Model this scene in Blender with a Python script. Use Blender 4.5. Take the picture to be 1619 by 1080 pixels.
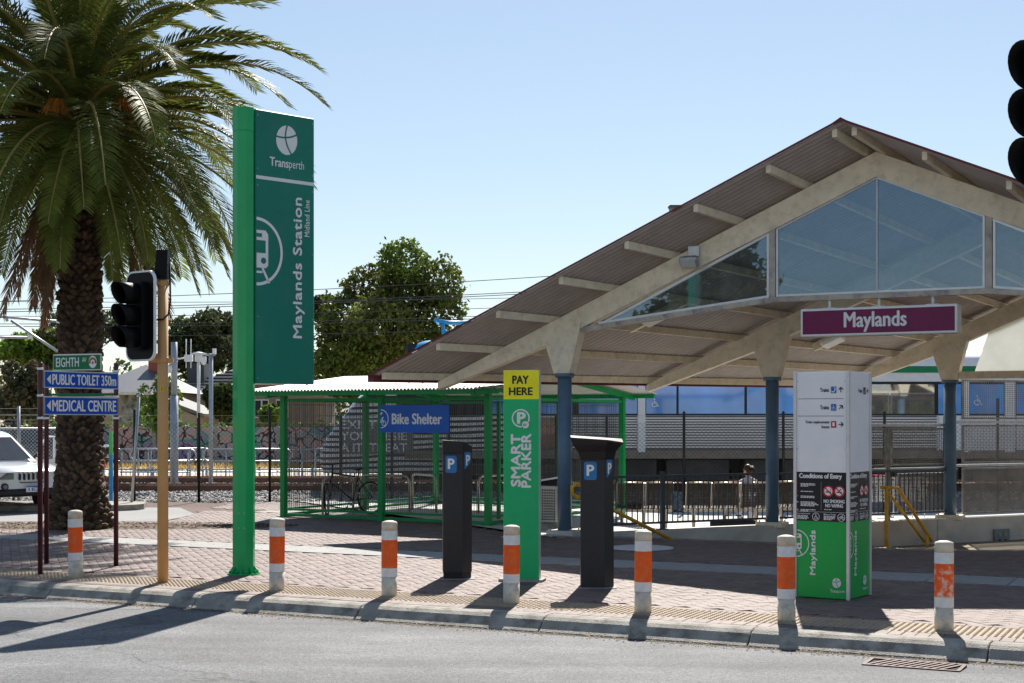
import bpy, bmesh, math, random
import numpy as np
from mathutils import Vector, Matrix
random.seed(7); RNG = np.random.default_rng(7)
for _o in list(bpy.data.objects): bpy.data.objects.remove(_o)
SC = bpy.context.scene
COL = SC.collection
R = math.radians

# ------------------------------------------------------------------ camera
FPX, CZ, HZ, CX = 2341.0, 1.85, 664.0, 810.0      # focal length in photo pixels, eye height, horizon row, centre column
cam_d = bpy.data.cameras.new('camera'); cam = bpy.data.objects.new('camera', cam_d); COL.objects.link(cam)
cam.location = (0, 0, CZ); cam.rotation_euler = (R(90), 0, 0)
cam_d.sensor_width = 36; cam_d.lens = 36 * FPX / 1619; cam_d.shift_y = (HZ - 540) / 1619
cam_d.clip_start = .1; cam_d.clip_end = 3000
SC.camera = cam
# ------------------------------------------------------------------ sky and sun
SUN_EL, SUN_AZ = R(44), R(9)                       # azimuth to the right of the viewing direction (+Y)
wd = bpy.data.worlds.new('World'); SC.world = wd; wd.use_nodes = True
nt = wd.node_tree; nt.nodes.clear()
sky = nt.nodes.new('ShaderNodeTexSky'); sky.sky_type = 'NISHITA'; sky.sun_disc = False
sky.sun_elevation = SUN_EL; sky.sun_rotation = SUN_AZ
sky.altitude = 0; sky.air_density = 1.0; sky.dust_density = .15; sky.ozone_density = 2.2
bg = nt.nodes.new('ShaderNodeBackground'); bg.inputs['Strength'].default_value = .112
wo = nt.nodes.new('ShaderNodeOutputWorld')
gm_ = nt.nodes.new('ShaderNodeGamma'); gm_.inputs['Gamma'].default_value = .72
nt.links.new(sky.outputs[0], gm_.inputs[0]); nt.links.new(gm_.outputs[0], bg.inputs[0]); nt.links.new(bg.outputs[0], wo.inputs[0])
sl = bpy.data.lights.new('sun', 'SUN'); sl.energy = 5.0; sl.angle = R(.5); sl.color = (1, .95, .87)
so = bpy.data.objects.new('sun', sl); COL.objects.link(so)
sd = Vector((math.sin(SUN_AZ) * math.cos(SUN_EL), math.cos(SUN_AZ) * math.cos(SUN_EL), math.sin(SUN_EL)))
so.rotation_euler = sd.to_track_quat('Z', 'Y').to_euler(); so.location = sd * 60
SC.view_settings.view_transform = 'Standard'; SC.view_settings.look = 'None'
SC.view_settings.exposure = .88; SC.view_settings.gamma = 1.0

# ------------------------------------------------------------------ helpers
def G(px, py, z=0.):                                # survey: photo pixel of a ground point -> plan position
    Y = (CZ - z) * FPX / (py - HZ); return ((px - CX) / FPX * Y, Y)
def W(px, py, Y):
    return Vector(((px - CX) / FPX * Y, Y, CZ + (HZ - py) * Y / FPX))
MATS = {}
def M(name, col, rough=.55, metal=0., var=.12, scale=6., bump=0., bscale=80., spec=.32, trans=0., dirt=None, dirt_amt=0., dscale=2.5, rnd=0., attr=False, coat=0., rvar=.0):
    if name in MATS: return MATS[name]
    m = bpy.data.materials.new(name); m.use_nodes = True; n = m.node_tree.nodes; L = m.node_tree.links
    b = n['Principled BSDF']; out = n['Material Output']
    tc = n.new('ShaderNodeNewGeometry') if False else n.new('ShaderNodeTexCoord')
    vec = tc.outputs['Object']
    ns = n.new('ShaderNodeTexNoise'); ns.inputs['Scale'].default_value = scale; ns.inputs['Detail'].default_value = 5
    L.new(vec, ns.inputs['Vector'])
    mr = n.new('ShaderNodeMapRange'); mr.inputs['From Min'].default_value = .3; mr.inputs['From Max'].default_value = .7
    mr.inputs['To Min'].default_value = 1 - var; mr.inputs['To Max'].default_value = 1 + var
    L.new(ns.outputs['Fac'], mr.inputs['Value'])
    mx = n.new('ShaderNodeMix'); mx.data_type = 'RGBA'; mx.blend_type = 'MULTIPLY'; mx.inputs['Factor'].default_value = 1
    mx.inputs['A'].default_value = (*col, 1); L.new(mr.outputs[0], mx.inputs['B']); c = mx.outputs['Result']
    if rnd:
        oi = n.new('ShaderNodeObjectInfo'); m2 = n.new('ShaderNodeMapRange')
        m2.inputs['To Min'].default_value = 1 - rnd; m2.inputs['To Max'].default_value = 1 + rnd; L.new(oi.outputs['Random'], m2.inputs['Value'])
        x2 = n.new('ShaderNodeMix'); x2.data_type = 'RGBA'; x2.blend_type = 'MULTIPLY'; x2.inputs['Factor'].default_value = 1
        L.new(c, x2.inputs['A']); L.new(m2.outputs[0], x2.inputs['B']); c = x2.outputs['Result']
    if attr:
        at = n.new('ShaderNodeAttribute'); at.attribute_name = 'tint'
        x2 = n.new('ShaderNodeMix'); x2.data_type = 'RGBA'; x2.blend_type = 'MULTIPLY'; x2.inputs['Factor'].default_value = 1
        L.new(c, x2.inputs['A']); L.new(at.outputs['Color'], x2.inputs['B']); c = x2.outputs['Result']
    if dirt:
        n2 = n.new('ShaderNodeTexNoise'); n2.inputs['Scale'].default_value = dscale; n2.inputs['Detail'].default_value = 8; n2.inputs['Roughness'].default_value = .7
        L.new(vec, n2.inputs['Vector'])
        r2 = n.new('ShaderNodeMapRange'); r2.inputs['From Min'].default_value = .48; r2.inputs['From Max'].default_value = .66; r2.inputs['To Max'].default_value = dirt_amt
        L.new(n2.outputs['Fac'], r2.inputs['Value'])
        x3 = n.new('ShaderNodeMix'); x3.data_type = 'RGBA'; L.new(r2.outputs[0], x3.inputs['Factor']); L.new(c, x3.inputs['A']); x3.inputs['B'].default_value = (*dirt, 1)
        c = x3.outputs['Result']
    L.new(c, b.inputs['Base Color'])
    b.inputs['Roughness'].default_value = rough; b.inputs['Metallic'].default_value = metal
    b.inputs['Specular IOR Level'].default_value = spec
    if coat: b.inputs['Coat Weight'].default_value = coat; b.inputs['Coat Roughness'].default_value = .06
    if rvar:
        rr = n.new('ShaderNodeMapRange'); rr.inputs['To Min'].default_value = rough - rvar; rr.inputs['To Max'].default_value = rough + rvar
        L.new(ns.outputs['Fac'], rr.inputs['Value']); L.new(rr.outputs[0], b.inputs['Roughness'])
    if bump:
        nb = n.new('ShaderNodeTexNoise'); nb.inputs['Scale'].default_value = bscale; nb.inputs['Detail'].default_value = 4; L.new(vec, nb.inputs['Vector'])
        bp = n.new('ShaderNodeBump'); bp.inputs['Strength'].default_value = bump; bp.inputs['Distance'].default_value = .02
        L.new(nb.outputs['Fac'], bp.inputs['Height']); L.new(bp.outputs[0], b.inputs['Normal'])
    if trans:
        tr = n.new('ShaderNodeBsdfTranslucent'); L.new(c, tr.inputs['Color'])
        ms = n.new('ShaderNodeMixShader'); ms.inputs[0].default_value = trans
        L.new(b.outputs[0], ms.inputs[1]); L.new(tr.outputs[0], ms.inputs[2]); L.new(ms.outputs[0], out.inputs['Surface'])
    MATS[name] = m; return m

class MB:
    """collects shapes; build() links them as one mesh object"""
    def __init__(s): s.v = []; s.f = []; s.sm = []
    def add(s, v, f, mat=None, smooth=False):
        o = len(s.v)
        if mat is not None: v = [tuple(mat @ Vector(p)) for p in v]
        s.v += [tuple(p) for p in v]; s.f += [tuple(i + o for i in q) for q in f]; s.sm += [smooth] * len(f); return s
    def box(s, c, d, mat=None, bev=0.):
        x, y, z = d[0] / 2, d[1] / 2, d[2] / 2
        if bev > 0:
            b = min(bev, x * .9, y * .9, z * .9); v = []; 
            for sz in (-1, 1):
                for (ax, ay) in ((1, 1), (-1, 1), (-1, -1), (1, -1)):
                    v += [(ax * (x - b), ay * (y - b), sz * z), (ax * x, ay * (y - b), sz * (z - b)), (ax * (x - b), ay * y, sz * (z - b))]
            v = [(c[0] + p[0], c[1] + p[1], c[2] + p[2]) for p in v]
            bm = bmesh.new(); bv = [bm.verts.new(p) for p in v]; bmesh.ops.convex_hull(bm, input=bv)
            bm.verts.index_update(); vv = [tuple(q.co) for q in bm.verts]; ff = [[q.index for q in fa.verts] for fa in bm.faces]; bm.free()
            return s.add(vv, ff, mat)
        v = [(c[0] + a * x, c[1] + b * y, c[2] + e * z) for a in (-1, 1) for b in (-1, 1) for e in (-1, 1)]
        f = [(0, 1, 3, 2), (4, 6, 7, 5), (0, 4, 5, 1), (2, 3, 7, 6), (0, 2, 6, 4), (1, 5, 7, 3)]
        return s.add(v, f, mat)
    def b3(s, x0, x1, y0, y1, z0, z1, mat=None, bev=0.):
        return s.box(((x0 + x1) / 2, (y0 + y1) / 2, (z0 + z1) / 2), (abs(x1 - x0), abs(y1 - y0), abs(z1 - z0)), mat, bev)
    def prism(s, poly, z0, z1, mat=None, top=None):
        n = len(poly); top = top or poly
        v = [(p[0], p[1], z0) for p in poly] + [(p[0], p[1], z1) for p in top]
        f = [tuple(range(n))[::-1], tuple(range(n, 2 * n))] + [(i, (i + 1) % n, n + (i + 1) % n, n + i) for i in range(n)]
        return s.add(v, f, mat)
    def slab(s, pts, th):                              # polygon in 3D given thickness vector th
        n = len(pts); th = Vector(th); v = [tuple(Vector(p)) for p in pts] + [tuple(Vector(p) + th) for p in pts]
        f = [tuple(range(n))[::-1], tuple(range(n, 2 * n))] + [(i, (i + 1) % n, n + (i + 1) % n, n + i) for i in range(n)]
        return s.add(v, f)
    def tube(s, pts, r, n=8, cap=True, close=False):
        pts = [Vector(p) for p in pts]; k = len(pts); rr = r if hasattr(r, '__len__') else [r] * k
        v = []; prev = None
        for i, p in enumerate(pts):
            if close: d = (pts[(i + 1) % k] - pts[i - 1])
            else: d = pts[min(i + 1, k - 1)] - pts[max(i - 1, 0)]
            d.normalize()
            if prev is None:
                a = Vector((0, 0, 1)) if abs(d.z) < .9 else Vector((1, 0, 0)); u = d.cross(a).normalized()
            else:
                u = (prev - d * prev.dot(d));
                u = u.normalized() if u.length > 1e-6 else d.orthogonal().normalized()
            prev = u; w = d.cross(u)
            for j in range(n):
                a = 2 * math.pi * (j + .5) / n; v.append(tuple(p + (u * math.cos(a) + w * math.sin(a)) * rr[i]))
        f = []
        for i in range(k if close else k - 1):
            i2 = (i + 1) % k
            for j in range(n): f.append((i * n + j, i * n + (j + 1) % n, i2 * n + (j + 1) % n, i2 * n + j))
        s.add(v, f, None, n > 5)
        if cap and not close:
            o = len(s.v) - len(v); s.f += [tuple(o + j for j in range(n))[::-1], tuple(o + (k - 1) * n + j for j in range(n))]; s.sm += [False, False]
        return s
    def lathe(s, prof, n=20, c=(0, 0, 0), cap=True):
        v = []; f = []
        for (r, z) in prof:
            for j in range(n):
                a = 2 * math.pi * j / n; v.append((c[0] + r * math.cos(a), c[1] + r * math.sin(a), c[2] + z))
        for i in range(len(prof) - 1):
            for j in range(n): f.append((i * n + j, i * n + (j + 1) % n, (i + 1) * n + (j + 1) % n, (i + 1) * n + j))
        s.add(v, f, None, True)
        if cap:
            o = len(s.v) - len(v); s.f += [tuple(o + j for j in range(n))[::-1], tuple(o + (len(prof) - 1) * n + j for j in range(n))]; s.sm += [False, False]
        return s
    def grid(s, rows, smooth=True):                    # rows of equal length point lists
        k = len(rows[0]); v = [p for r in rows for p in r]
        f = [(i * k + j, i * k + j + 1, (i + 1) * k + j + 1, (i + 1) * k + j) for i in range(len(rows) - 1) for j in range(k - 1)]
        return s.add(v, f, None, smooth)
    def data(s, name, mat=None):
        me = bpy.data.meshes.new(name); me.from_pydata(s.v, [], s.f)
        me.polygons.foreach_set('use_smooth', s.sm)
        if mat: me.materials.append(mat)
        me.update(); return me
    def build(s, name, mat, parent=None, label=None):
        return obj(name, s.data(name, mat), parent, label)
def obj(name, me, parent=None, label=None):
    o = bpy.data.objects.new(name, me); COL.objects.link(o)
    if parent: o.parent = parent
    if label: o['label'] = label
    return o
def tag(o, label, cat, group=None, kind=None):
    o['label'] = label; o['category'] = cat
    if group: o['group'] = group
    if kind: o['kind'] = kind
    return o
def thing(name, label, cat, loc=(0, 0, 0), rz=0., group=None):
    o = bpy.data.objects.new(name, None); COL.objects.link(o); o.empty_display_size = .2
    o.location = loc if len(loc) == 3 else (loc[0], loc[1], 0); o.rotation_euler = (0, 0, rz)
    return tag(o, label, cat, group)
def struct(o, kind='structure'): o['kind'] = kind; return o
def copy_tree(root, label=None, parent=None):
    c = root.copy(); COL.objects.link(c)
    if parent: c.parent = parent
    if label: c['label'] = label
    for ch in list(root.children): copy_tree(ch, None, c)
    return c
# ---- flat print on a plane of a thing
_tc = {}
def text_geo(body, bold=0., space=1.):
    k = (body, bold, space)
    if k not in _tc:
        cu = bpy.data.curves.new('t', 'FONT'); cu.body = body; cu.size = 1; cu.offset = bold; cu.resolution_u = 3; cu.space_character = space; cu.space_line = .95
        o = bpy.data.objects.new('t', cu); me = o.to_mesh()
        v = [(q.co.x, q.co.y) for q in me.vertices]; f = [tuple(p.vertices) for p in me.polygons]
        o.to_mesh_clear(); bpy.data.objects.remove(o); bpy.data.curves.remove(cu); _tc[k] = (v, f)
    return _tc[k]
class Face:
    def __init__(s, parent, origin, xd=(1, 0, 0), up=(0, 0, 1)):
        s.p = parent; s.o = Vector(origin); s.x = Vector(xd).normalized(); s.u = Vector(up).normalized(); s.n = s.x.cross(s.u); s.parts = {}
    def P(s, a, b, lift): return tuple(s.o + s.x * a + s.u * b + s.n * lift)
    def poly(s, mb, pts, lift=.003):
        return mb.add([s.P(a, b, lift) for a, b in pts], [tuple(range(len(pts)))])
    def rect(s, mb, a0, a1, b0, b1, lift=.003): return s.poly(mb, [(a0, b0), (a1, b0), (a1, b1), (a0, b1)], lift)
    def rrect(s, mb, a0, a1, b0, b1, r, lift=.003):
        pts = []
        for (cx, cy, st) in ((a1 - r, b0 + r, -90), (a1 - r, b1 - r, 0), (a0 + r, b1 - r, 90), (a0 + r, b0 + r, 180)):
            for k in range(5): t = R(st + 22.5 * k); pts.append((cx + r * math.cos(t), cy + r * math.sin(t)))
        return s.poly(mb, pts, lift)
    def disc(s, mb, a, b, ra, rb=None, lift=.003, n=28, rot=0):
        rb = rb or ra; cr, sr = math.cos(rot), math.sin(rot)
        return s.poly(mb, [(a + ra * math.cos(t) * cr - rb * math.sin(t) * sr, b + ra * math.cos(t) * sr + rb * math.sin(t) * cr) for t in [2 * math.pi * k / n for k in range(n)]], lift)
    def ring(s, mb, a, b, r0, r1, lift=.003, t0=0, t1=360, n=32, sx=1.):
        pts = []
        for k in range(n):
            A = R(t0 + (t1 - t0) * k / n); B = R(t0 + (t1 - t0) * (k + 1) / n)
            s.poly(mb, [(a + sx * r0 * math.cos(A), b + r0 * math.sin(A)), (a + sx * r1 * math.cos(A), b + r1 * math.sin(A)), (a + sx * r1 * math.cos(B), b + r1 * math.sin(B)), (a + sx * r0 * math.cos(B), b + r0 * math.sin(B))], lift)
    def line(s, mb, pts, w, lift=.003):
        for (p, q) in zip(pts[:-1], pts[1:]):
            d = Vector((q[0] - p[0], q[1] - p[1])); L = d.length or 1e-6; d /= L; n = Vector((-d.y, d.x)) * w / 2
            s.poly(mb, [(p[0] - n.x, p[1] - n.y), (q[0] - n.x, q[1] - n.y), (q[0] + n.x, q[1] + n.y), (p[0] + n.x, p[1] + n.y)][::1], lift)
    def text(s, mb, body, a0, b0, w, h, rot=False, bold=.015, lift=.003, space=1.):
        v, f = text_geo(body, 0., space); xs = [p[0] for p in v]; ys = [p[1] for p in v]
        x0, x1, y0, y1 = min(xs), max(xs), min(ys), max(ys)
        vv = []
        for x, y in v:
            q = (x - x0) / (x1 - x0); r = (y - y0) / (y1 - y0)
            if rot: a, b = a0 + w * (1 - r), b0 + h * q     # reads upwards
            else: a, b = a0 + w * q, b0 + h * r
            vv.append((a, b))
        e = bold * (w if rot else h) * 1.7; offs = [(0, 0)] if bold <= .004 else [(-e, 0), (e, 0), (0, -e * .7), (0, e * .7)]
        for k, (da, db) in enumerate(offs): mb.add([s.P(a + da, b + db, lift + .0002 * k) for a, b in vv], f)
        return mb
def leafcloud(blobs, n, size, seed=0, flat=.5, elong=1.6):
    """leaf quads spread through ellipsoids; returns verts, faces, tint"""
    rg = np.random.default_rng(seed); tot = sum(b[3] * b[4] * b[5] for b in blobs); V = []; T = []
    for b in blobs:
        k = max(20, int(n * b[3] * b[4] * b[5] / tot)); d = rg.normal(size=(k, 3)); d /= np.linalg.norm(d, axis=1)[:, None]
        rad = rg.uniform(.25, 1, k) ** .45 * (1 + .12 * rg.normal(size=k) * (rg.uniform(size=k) < .3))
        lump = 1 + .13 * np.sin(d[:, 0] * 7 + b[0] * 3) * np.cos(d[:, 2] * 6 + b[1] * 2)
        p = np.array(b[:3]) + d * (rad * lump)[:, None] * np.array(b[3:6])
        a = rg.normal(size=(k, 3)); a += d * .3; a /= np.linalg.norm(a, axis=1)[:, None]
        c = np.cross(a, rg.normal(size=(k, 3))); c /= np.linalg.norm(c, axis=1)[:, None]
        sz = size * rg.uniform(.6, 1.4, k)[:, None]
        q = np.stack([p - a * sz * elong / 2, p + c * sz * flat, p + a * sz * elong / 2, p - c * sz * flat], 1); V.append(q)
        t = rg.uniform(.65, 1.3, k)[:, None] * np.array([1, 1, 1]) * (1 + rg.normal(size=(k, 3)) * .06) * rg.uniform(.62, 1.3) * np.array([rg.uniform(.8, 1.15), rg.uniform(.95, 1.15), rg.uniform(.7, 1.1)]); T.append(t)
    V = np.concatenate(V).reshape(-1, 3); T = np.concatenate(T); k = len(V) // 4
    return V, np.arange(4 * k).reshape(k, 4), T
def np_mesh(name, V, Fq, mat, tint=None):
    me = bpy.data.meshes.new(name); me.vertices.add(len(V)); me.vertices.foreach_set('co', np.asarray(V, dtype=np.float32).ravel())
    k = Fq.shape[1]; me.loops.add(Fq.size); me.loops.foreach_set('vertex_index', Fq.astype(np.int32).ravel())
    me.polygons.add(len(Fq)); me.polygons.foreach_set('loop_start', np.arange(0, Fq.size, k, dtype=np.int32))
    me.update(calc_edges=True); me.validate()
    if tint is not None:
        at = me.attributes.new('tint', 'FLOAT_COLOR', 'FACE'); t4 = np.ones((len(Fq), 4), dtype=np.float32); t4[:, :3] = tint; at.data.foreach_set('color', t4.ravel())
    me.materials.append(mat); return me
def sstep(a, b, x):
    t = min(1, max(0, (x - a) / (b - a))); return t * t * (3 - 2 * t)
# kerb frame: a runs along the kerb, b into the pavement
KA = R(-25.9); KO = Vector((0, 14.35)); KU = Vector((math.cos(KA), math.sin(KA))); KN = Vector((-math.sin(KA), math.cos(KA)))
def K(a, b): p = KO + KU * a + KN * b; return (p.x, p.y)
def KI(x, y): d = Vector((x, y)) - KO; return (d.dot(KU), d.dot(KN))
# column / parapet line of the canopy
A1 = Vector((.85, 23.9)); CU = Vector((.8797, .4755)); CN = Vector((.4755, -.8797))   # CN points to the street
def Lw(t, d=0): p = A1 + CU * t + CN * d; return (p.x, p.y)
def gz(x, y):                                       # ground height: level by the kerb, falling along the parapet
    r = Vector((x, y)) - A1; t = r.dot(CU); d = r.dot(CN)
    if d < 0 and t > -.4: return -.25 * sstep(.9, 3.5, x)
    return -.068 * max(0, min(t, 12)) * (1 - sstep(.3, 8, d))
# ================================================================== SETTING
m_asph = M('asphalt', (.15, .151, .156), .8, var=.14, scale=1.0, bump=.6, bscale=90, spec=.4, dirt=(.09, .09, .095), dirt_amt=.75, dscale=48)
m_conc = M('kerb_concrete', (.33, .305, .265), .85, var=.22, scale=5, bump=.6, bscale=70, dirt=(.12, .105, .085), dirt_amt=.75, dscale=4.5)
m_slab = M('slab_concrete', (.3, .29, .28), .8, var=.12, scale=7, bump=.2, bscale=120, rnd=.08, dirt=(.22, .21, .2), dirt_amt=.4, dscale=60)
m_bed = M('joint_sand', (.14, .1, .086), .95, var=.15, scale=20)
m_brick = M('paver_brick', (.152, .104, .09), .7, var=.14, scale=14, bump=.25, bscale=160, rnd=.16, spec=.5)
m_brick2 = M('paver_brick_field', (.152, .104, .09), .7, var=.14, scale=14, bump=.25, bscale=160, attr=True, spec=.5)
m_tact = M('tactile_sandstone', (.34, .265, .185), .8, var=.15, scale=8, dirt=(.25, .2, .15), dirt_amt=.45, dscale=9)
m_earth = M('earth', (.2, .17, .12), .95, var=.3, scale=.4)
# --- ground to the horizon
mb = MB(); mb.add([(-900, -60, -.45), (900, -60, -.45), (900, 1600, -.45), (-900, 1600, -.45)], [(0, 1, 2, 3)])
struct(mb.build('ground', m_earth))
# --- road with cross fall
def rz_(b):
    d = -b - .33
    return -.14 + .032 * min(d, 4.4) if d < 6.5 else -.14 + .032 * 4.4 - .01 * min(d - 6.5, 14)
mb = MB(); bs = [-.30, -.36, -.6, -1, -2, -3.2, -4.7, -6.5, -9, -13, -22, -40]
mb.grid([[(*K(a, b), rz_(b)) for b in bs] for a in (-80, -40, -20, -10, 0, 10, 20, 40, 80)])

def asphalt_nodes(m):
    n = m.node_tree.nodes; L = m.node_tree.links; b = n['Principled BSDF']; src = b.inputs['Base Color'].links[0].from_socket
    tc = n.new('ShaderNodeTexCoord'); mp = n.new('ShaderNodeMapping'); mp.inputs['Rotation'].default_value = (0, 0, -KA); mp.inputs['Scale'].default_value = (.05, .9, 1); L.new(tc.outputs['Object'], mp.inputs[0])
    w = n.new('ShaderNodeTexNoise'); w.inputs['Scale'].default_value = 1.6; w.inputs['Detail'].default_value = 4; L.new(mp.outputs[0], w.inputs['Vector'])     # wear bands along the traffic
    r = n.new('ShaderNodeMapRange'); r.inputs['From Min'].default_value = .35; r.inputs['From Max'].default_value = .68; r.inputs['To Min'].default_value = .78; r.inputs['To Max'].default_value = 1.14; L.new(w.outputs['Fac'], r.inputs[0])
    p = n.new('ShaderNodeTexNoise'); p.inputs['Scale'].default_value = .55; p.inputs['Detail'].default_value = 9; p.inputs['Roughness'].default_value = .72; L.new(tc.outputs['Object'], p.inputs['Vector'])
    r2 = n.new('ShaderNodeMapRange'); r2.inputs['From Min'].default_value = .42; r2.inputs['From Max'].default_value = .62; r2.inputs['To Min'].default_value = .82; r2.inputs['To Max'].default_value = 1.1; L.new(p.outputs['Fac'], r2.inputs[0])
    s = n.new('ShaderNodeTexVoronoi'); s.inputs['Scale'].default_value = 75; L.new(tc.outputs['Object'], s.inputs['Vector']); sp = n.new('ShaderNodeSeparateColor'); L.new(s.outputs['Color'], sp.inputs[0])   # single stones of the surface
    r3 = n.new('ShaderNodeMapRange'); r3.inputs['To Min'].default_value = .55; r3.inputs['To Max'].default_value = 1.4; L.new(sp.outputs[0], r3.inputs[0])
    v = n.new('ShaderNodeTexVoronoi'); v.feature = 'DISTANCE_TO_EDGE'; v.inputs['Scale'].default_value = .22; ns = n.new('ShaderNodeTexNoise'); ns.inputs['Scale'].default_value = 1.3; ns.inputs['Detail'].default_value = 6; L.new(tc.outputs['Object'], ns.inputs['Vector'])
    mv = n.new('ShaderNodeMix'); mv.data_type = 'VECTOR'; mv.inputs['Factor'].default_value = .55; L.new(tc.outputs['Object'], mv.inputs['A']); L.new(ns.outputs['Color'], mv.inputs['B']); L.new(mv.outputs['Result'], v.inputs['Vector'])
    r4 = n.new('ShaderNodeMapRange'); r4.inputs['From Max'].default_value = .0035; r4.inputs['To Min'].default_value = .5; r4.inputs['To Max'].default_value = 1; L.new(v.outputs['Distance'], r4.inputs[0])     # hairline cracks
    c = src
    for q in (r, r2, r3, r4):
        x = n.new('ShaderNodeMix'); x.data_type = 'RGBA'; x.blend_type = 'MULTIPLY'; x.inputs['Factor'].default_value = 1; L.new(c, x.inputs['A']); L.new(q.outputs[0], x.inputs['B']); c = x.outputs['Result']
    L.new(c, b.inputs['Base Color'])
asphalt_nodes(m_asph)
struct(mb.build('road', m_asph))
# silt washed into the gutter
mb = MB(); rg_ = random.Random(4)
mb.grid([[(*K(a, -.335), -.1385), (*K(a, -.40 - .05 * rg_.random()), -.1355)] for a in np.arange(-24, 10, .25)])
tag(mb.build('gutter_silt', M('gutter_silt', (.05, .045, .038), .95, var=.4, scale=12)), 'dark silt washed into the gutter along the kerb foot', 'silt', kind='stuff')
VV = []
for k in range(2600):
    a, b = rg_.uniform(-12, 8), -.345 - abs(rg_.gauss(0, .12)); x, y = K(a, b); s = rg_.uniform(.004, .014); z = rz_(min(b, -.34)) + .003; an = rg_.uniform(0, 6.28)
    VV += [(x + s * math.cos(an), y + s * math.sin(an), z), (x + s * math.cos(an + 2.1), y + s * math.sin(an + 2.1), z), (x + s * math.cos(an + 4.2), y + s * math.sin(an + 4.2), z), (x, y, z + s)]
nV = len(VV) // 4; Fq = np.array([(4 * k + i, 4 * k + j, 4 * k + 3) for k in range(nV) for i, j in ((0, 1), (1, 2), (2, 0))])
tag(obj('gutter_grit', np_mesh('gutter_grit', np.array(VV), Fq, M('grit', (.2, .16, .11), .95, var=.4, scale=30))), 'loose grit and leaf crumbs along the gutter', 'grit', kind='stuff')

# painted line in the near right corner
m_paint = M('road_paint', (.72, .72, .7), .7, var=.1, scale=9, dirt=(.3, .3, .3), dirt_amt=.5, dscale=14)
pa, pb = KI(*G(1606, 1090, -.0))
mb = MB()
mb.grid([[(*K(pa + t, pb - .12 - .05 * t * t + w), rz_(pb) + .006) for w in (0, .12)] for t in np.linspace(-.25, 4, 10)])
tag(mb.build('painted_road_line', m_paint), 'short white painted line on the asphalt in the near right corner', 'road marking')
# --- kerb stones (semi-mountable profile)
prof = [(.0, -.3), (.0, .0), (-.10, .002), (-.17, -.008), (-.225, -.035), (-.29, -.105), (-.335, -.128), (-.345, -.3)]
kerb = bpy.data.objects.new('kerb', None); COL.objects.link(kerb); kerb['kind'] = 'structure'; kerb.location = (*K(0, 0), 0); kerb.rotation_euler = (0, 0, KA)
def kerb_mesh(L):
    mb = MB(); n = len(prof); e = .012
    rows = []
    for x, ins in ((0.004, .006), (e, 0), (L * .33, 0.0), (L * .66, -.002), (L - e, 0), (L - .004, .006)):
        rows.append([(x, b + (-ins if b < -.05 else 0) * -1, z - ins) for b, z in prof])
    mb.grid(rows, False)
    mb.add([(0.004, b, z - .006) for b, z in prof], [tuple(range(n))]); mb.add([(L - .004, b, z - .006) for b, z in prof], [tuple(range(n))[::-1]])
    return mb.data('kerb_stone', m_conc)
km = kerb_mesh(2.02)
a0 = KI(*G(1562, 1030, -.05))[0]
for k in range(-14, 5):
    o = obj('kerb_stone', km, kerb); o.location = (a0 + 2.02 * (k - 1), random.uniform(-.006, .006), random.uniform(-.004, .003)); o.rotation_euler = (0, 0, random.uniform(-.0025, .0025))
# gutter litter line
# --- pavement bed and bricks
def front_z(x, y):
    r = Vector((x, y)) - A1; t = r.dot(CU); d = r.dot(CN)
    return -.068 * max(0, min(t, 12)) * (1 - sstep(.3, 8, max(d, 0)))
pav_rows = []
mb = MB(); na, nb = 96, 50; idx = {}
for i in range(na):
    for j in range(nb):
        a = -34 + i * .62; b = 0.004 + j * .5; x, y = K(a, b)
        r = Vector((x, y)) - A1; t, d = r.dot(CU), r.dot(CN)
        if (d < -.7 and t > -.2) or y > 33.75: continue
        idx[(i, j)] = len(mb.v); mb.v.append((x, y, front_z(x, y) - .012))
for (i, j) in list(idx):
    q = [(i, j), (i + 1, j), (i + 1, j + 1), (i, j + 1)]
    if all(k in idx for k in q): mb.f.append(tuple(idx[k] for k in q)); mb.sm.append(True)
pavement = struct(mb.build('pavement', m_bed))
BANDS = [(4.45, 5.3), (11.6, 12.2)]
U = .1165; br = []
c45, s45 = math.cos(KA + R(45)), math.sin(KA + R(45))
bed_c = G(130, 833); 
def in_bed(x, y): return ((x + 7.4) / 3.6) ** 2 + ((y - 25.75) / .75) ** 2 < 1
for i in range(-170, 240):
    for j in range(-200, 240):
        mod = (i - j) % 4
        if mod not in (0, 3): continue
        if mod == 0: u, v, w, h = i + 1, j + .5, 2, 1
        else: u, v, w, h = i + .5, j + 1, 1, 2
        x = KO.x + (u * c45 - v * s45) * U; y = KO.y + (u * s45 + v * c45) * U
        if y < 10 or y > 33.3 or abs(x / y) > .43: continue
        a, b = KI(x, y)
        if b < .97 or any(l - .08 < b < h_ + .08 for l, h_ in BANDS): continue
        r = Vector((x, y)) - A1; t, d = r.dot(CU), r.dot(CN)
        if t > -.6 and d < .55: continue
        if in_bed(x, y) or (y > 26.9 and x < -6.3): continue
        br.append((x, y, mod))
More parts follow.
